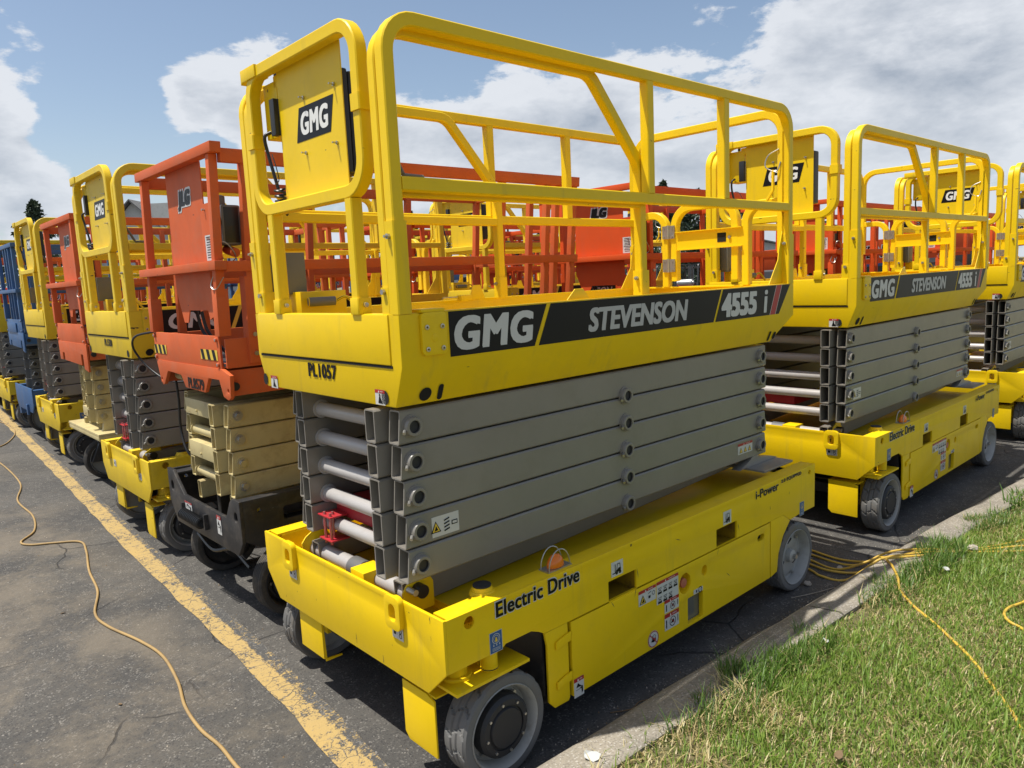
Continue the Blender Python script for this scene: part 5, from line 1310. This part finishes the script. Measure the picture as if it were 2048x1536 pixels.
tw = ['tallest dark spruce left of the orange post, seen through the railings', 'dark spruce just right of the tallest one', 'evergreen between the two gate posts', 'low evergreen at the left of the spruce group', 'evergreen behind the second kerb-row lift', 'dark spruce seen through the middle of the front lift railings',
      'lower evergreen beside the middle spruce', 'evergreen left of the spruce group', 'evergreen behind the sign plate of the second lift', 'low evergreen behind the orange JLG panel', 'lone spruce top rising above the left lifts', 'low distant evergreen behind the orange posts', 'distant tree at the left picture edge', 'distant tree behind the PL1320 lift', 'small distant evergreen in the gap of the railings', 'small distant evergreen behind the orange second-row lift']
for k, (px, D, h, r) in enumerate(tl):
    p = at(px, 600, D); conifer(p.x, p.y, h, r, tw[k], seed=k+1, n=2600 if k < 6 or k == 10 else 1500)

def ltank(mb, c, r, L_, ax):
    mb.cyl(c, ax, r, L_, STEEL, 18)
def forklift(px, D, body, rz, label, scale=1.0):
    p = at(px, 600, D); root = empty('forklift', (p.x, p.y, 0), label, 'forklift', 'forklifts parked behind the lifts', rz); root.scale = (scale,)*3
    mb = MB(); mb.prism([(-1.15, .35), (1.05, .35), (1.05, .70), (.45, .75), (.35, .62), (-.25, .62), (-.32, 1.05), (-1.0, 1.12), (-1.2, .95)], -.52, .52, body); mb.build('body', root, bevel=.05, segs=3, ymap=False)
    mb = MB(); mb.prism([(-1.3, .40), (-.95, .40), (-.95, 1.06), (-1.2, 1.0)], -.50, .50, BLACK); mb.prism([(-.1, .63), (.3, .63), (.3, .8), (-.02, .8), (-.14, 1.3), (-.22, 1.3)], -.24, .24, PLAS); mb.build('seat', root, bevel=.03, ymap=False)
    mb = MB(); mb.cyl((-.95, -.30, 1.30), 'Y', .155, .62, STEEL, 20); mb.cyl((-.95, -.36, 1.30), 'Y', .09, .74, STEEL, 16); mb.build('gas_tank', root, bevel=.02, ymap=False)
    mb = MB()
    for y in (-.45, .45):
        mb.sweep(fillet([(-.75, y, 1.1), (-.60, y, 2.08), (.40, y, 2.08), (.62, y, .75)], .12), .06, .05, BLACK, (0, 1, 0))
    for k in range(5): mb.box(-.55+.22*k, -.51+.22*k, -.45, .45, 2.07, 2.10, BLACK)
    mb.build('overhead_guard', root, ymap=False)
    mb = MB()
    for y in (-.34, .34): mb.box(1.10, 1.22, y-.05, y+.05, .1, 2.05, BLACK)
    for z in (.3, 1.0, 1.9): mb.box(1.13, 1.19, -.34, .34, z, z+.08, BLACK)
    mb.box(1.22, 1.27, -.45, .45, .25, .75, BLACK)
    for y in (-.25, .25): mb.box(1.27, 2.2, y-.05, y+.05, .06, .10, BLACK)
    mb.build('mast', root, bevel=.005, ymap=False)
    for (x_, r) in ((.72, .33), (-.78, .27)):
        for y in (-.56, .36): wo = tyre_mesh(r, .2, 'rib', RUBD).build('wheel', root, ymap=False); wo.location = (x_, y, r); mb = MB(); mb.cyl((0, .02, 0), 'Y', r*.78, .16, WALLM, 20); mb.build('rim', wo, ymap=False)
    return root
forklift(1385, 34, RED, .3, 'red forklift with silver gas tank seen below the entry gate')
forklift(1345, 35, YEL2, .2, 'yellow forklift left of the red one behind the gate post')
forklift(1215, 36, YEL2, -.2, 'yellow forklift with a gas tank right of the orange JLG panel')
forklift(1165, 36, RED, .1, 'red forklift partly hidden below the orange JLG panel')
forklift(1020, 35, RED, 1.2, 'dark red forklift with black mast seen through the middle of the railings')
forklift(1060, 37, BLACK, 1.0, 'black forklift beside the dark red one')

forklift(905, 40, RED, .8, 'red forklift far back behind the yellow control gate')
forklift(960, 41, BLACK, .5, 'black forklift far back between two yellow posts')
forklift(1100, 40, RED, .9, 'red forklift far back behind the orange rail posts')
forklift(1275, 39, BLACK, .4, 'black forklift far back by the rear corner post of the front lift')
forklift(1440, 40, RED, .2, 'red forklift far back behind the entry gate latch')
def boom_machine(px, D, rz, label, body, boommat, lift=.12, reach=6.0, group='telescopic machines parked behind the lifts', name='telehandler', zb=1.9):
    p = at(px, 600, D); root = empty(name, (p.x, p.y, 0), label, name.replace('_', ' '), group, rz)
    mb = MB(); mb.prism([(-2.4, .55), (2.0, .55), (2.1, .95), (.6, 1.1), (-1.2, 1.15), (-2.5, 1.3)], -.75, .75, body); mb.build('chassis', root, bevel=.05, ymap=False)
    mb = MB(); mb.prism([(-2.7, .9), (-1.9, .8), (-1.2, 1.0), (-1.1, 1.5), (-1.6, 1.75), (-2.6, 1.75)], -.85, -.25, GREYD); mb.build('engine_cover', root, bevel=.06, segs=3, ymap=False)
    mb = MB(); put_text(mb, 'STEVENSON', (-1.9, -.85, 1.35), UX, UZ, 1.15, .22, DWHB, .2, .09, 1, .004); put_text(mb, 'STEVENSON', (-1.9, -.85, 1.35), UX, UZ, 1.10, .20, DBLK, .2, .02, 1, .008); mb.build('lettering', root, smooth=0, ymap=False)
    b0 = Vector((-2.3, 0, zb)); d = Vector((math.cos(lift), 0, math.sin(lift)))
    mb = MB(); L1 = reach*.72; pe = Vector((-d.z, 0, d.x))
    def bx_(o, L_, w_, h_, mt):
        vs = []
        for s0 in (0, 1):
            for (a, c) in ((-w_, -h_), (w_, -h_), (w_, h_), (-w_, h_)):
                q = o+d*(L_*s0)+Vector((0, a, 0))+pe*c; vs.append(tuple(q))
        mb.add(vs, [(0, 1, 2, 3), (7, 6, 5, 4), (0, 4, 5, 1), (1, 5, 6, 2), (2, 6, 7, 3), (3, 7, 4, 0)], mt)
    bx_(b0, L1, .20, .26, boommat); bx_(b0+d*L1, reach*.28, .15, .19, boommat); bx = mb.build('boom', root, bevel=.015, ymap=False)
    c_ = b0+d*(L1*.55)+Vector((0, -.20, 0)); mb = MB()
    put_text(mb, 'STEVENSON', c_, d, pe, 1.9, .30, DWHB, .2, .08, 1, .004); put_text(mb, 'STEVENSON', c_, d, pe, 1.85, .27, DBLK, .2, .02, 1, .008); mb.build('lettering', root, smooth=0, ymap=False)
    for x_ in (-1.6, 1.35):
        for y in (-.95, .65): wo = tyre_mesh(.52, .32, 'chevron', RUBD).build('wheel', root, ymap=False); wo.location = (x_, y, .52); mb = MB(); mb.cyl((0, .03, 0), 'Y', .38, .26, WALLM, 20); mb.build('rim', wo, ymap=False)
    mb = MB(); mb.prism([(-.9, 1.05), (.35, 1.05), (.45, 1.4), (.1, 2.2), (-.8, 2.25), (-.95, 1.5)], .15, .80, GLASS)
    mb.build('cab_glass', root, ymap=False)
    mb = MB()
    for y in (.15, .80):
        for (a, b_) in (((-.9, 1.05), (-.8, 2.25)), ((-.8, 2.25), (.1, 2.2)), ((.1, 2.2), (.45, 1.4)), ((.45, 1.4), (.35, 1.05))): mb.sweep([(a[0], y, a[1]), (b_[0], y, b_[1])], .07, .07, body, (0, 1, 0))
    mb.build('cab_frame', root, ymap=False)
    return root
boom_machine(1690, 18.5, -.62, 'orange telehandler with STEVENSON on its boom behind the second kerb lift', ORA, ORA, .05, 7.2)
boom_machine(1960, 22, -.45, 'orange telehandler whose boom shows above the third kerb lift', ORA, ORA, .06, 7.5, zb=2.2)
boom_machine(1760, 27, -.7, 'blue boom machine low behind the kerb-row lifts', BLUE, BLUE, .02, 5.0, name='boom_lift')
boom_machine(640, 30, .4, 'orange machine with low boom behind the left lifts', ORA, ORA, .04, 6.0)
boom_machine(330, 30, .6, 'orange boom machine behind the PL8579 lift', ORA, ORA, .03, 6.0, name='boom_lift')
boom_machine(60, 30, .7, 'orange machine behind the blue lift', ORA, ORA, .02, 7.0)
boom_machine(820, 32, .3, 'blue boom machine seen through the front lift railings', BLUE, BLUE, .03, 6.0, name='boom_lift')

# building with shingled gable roof on the left
def building(px, D, w_, dep, hw, hr, label, rz, sign=False):
    p = at(px, 600, D); root = empty('building', (p.x, p.y, 0), label, 'building', None, rz)
    mb = MB(); mb.box(-w_/2, w_/2, 0, dep, 0, hw, WALLM); mb.prism([(-w_/2, hw), (w_/2, hw), (0, hr)], .05, dep-.05, WALLM); mb.build('wall', root, ymap=False)
    mb = MB()
    for s_ in (-1, 1):
        vs = [(s_*(w_/2+.4), -.4, hw-.2), (s_*(w_/2+.4), dep+.4, hw-.2), (0, dep+.4, hr+.1), (0, -.4, hr+.1)]
        vs += [(a, b_, c+.12) for a, b_, c in vs]; mb.add(vs, [(0, 1, 2, 3), (7, 6, 5, 4), (0, 4, 5, 1), (1, 5, 6, 2), (2, 6, 7, 3), (3, 7, 4, 0)], SHING)
    mb.build('roof', root, ymap=False)
    for k in range(4):
        mb = MB(); x_ = -w_*.36+k*w_*.24; mb.box(x_-.55, x_+.55, -.04, .02, 1.0, 2.2, GLASS); o = mb.build('window', root, ymap=False)
        mb = MB()
        for (a, b_, c, d) in ((x_-.62, x_-.55, .93, 2.27), (x_+.55, x_+.62, .93, 2.27), (x_-.55, x_+.55, 2.2, 2.27), (x_-.55, x_+.55, .93, 1.0)): mb.box(a, b_, -.07, .01, c, d, WALLM)
        mb.build('frame', o, ymap=False)
    if sign:
        mb = MB(); mb.box(.5, 4.6, .2, .4, hr-1.3, hr-.1, WALLM); mb.build('roof_sign', root, ymap=False)
    return root
building(285, 62, 11, 9, 3.2, 8.6, 'building with grey shingle roof behind the left lifts', .84-1.57, True)
building(1490, 75, 16, 10, 2.8, 4.6, 'low pale building behind the forklifts', .84-1.57)
building(960, 80, 14, 9, 3.0, 4.9, 'low building with a pale roof seen through the railings', .84-1.57)

def pole(px, D, h, label, arm=True):
    p = at(px, 600, D); root = empty('utility_pole', (p.x, p.y, 0), label, 'utility pole', None, .84)
    mb = MB(); mb.cyl((0, 0, -.2), 'Z', .14, h, WOOD, 12, .09); mb.build('post', root, ymap=False)
    if arm: mb = MB(); mb.box(-.06, .06, -1.1, 1.1, h-.9, h-.78, WOOD); [mb.cyl((0, y, h-.78), 'Z', .04, .16, GREYD, 8) for y in (-1, -.4, .4, 1)]; mb.build('crossarm', root, ymap=False)
    return p
pa = pole(568, 70, 9.5, 'utility pole far behind the left lifts seen between rails')
pb = pole(768, 70, 8.4, 'thin utility pole seen between the gate post and the front rails')
pc = pole(907, 72, 8.6, 'utility pole right of the yellow control gate in the second row')
pd = pole(1022, 74, 8.0, 'utility pole seen left of the orange rear posts')
for (a, b_, ha, hb, lb) in ((pa, pb, 8.6, 7.6, 'wire between the two left utility poles'), (pb, pc, 7.6, 7.8, 'wire between the middle utility poles'), (pc, pd, 7.8, 7.2, 'wire between the two right utility poles')):
    mb = MB(); pts = [(a.x+(b_.x-a.x)*k/12, a.y+(b_.y-a.y)*k/12, ha+(hb-ha)*k/12-1.0*(k/12)*(1-k/12)) for k in range(13)]; mb.rope(pts, .018, PLAS, 4); tag(mb.build('overhead_wire', None, ymap=False), lb, 'wire')
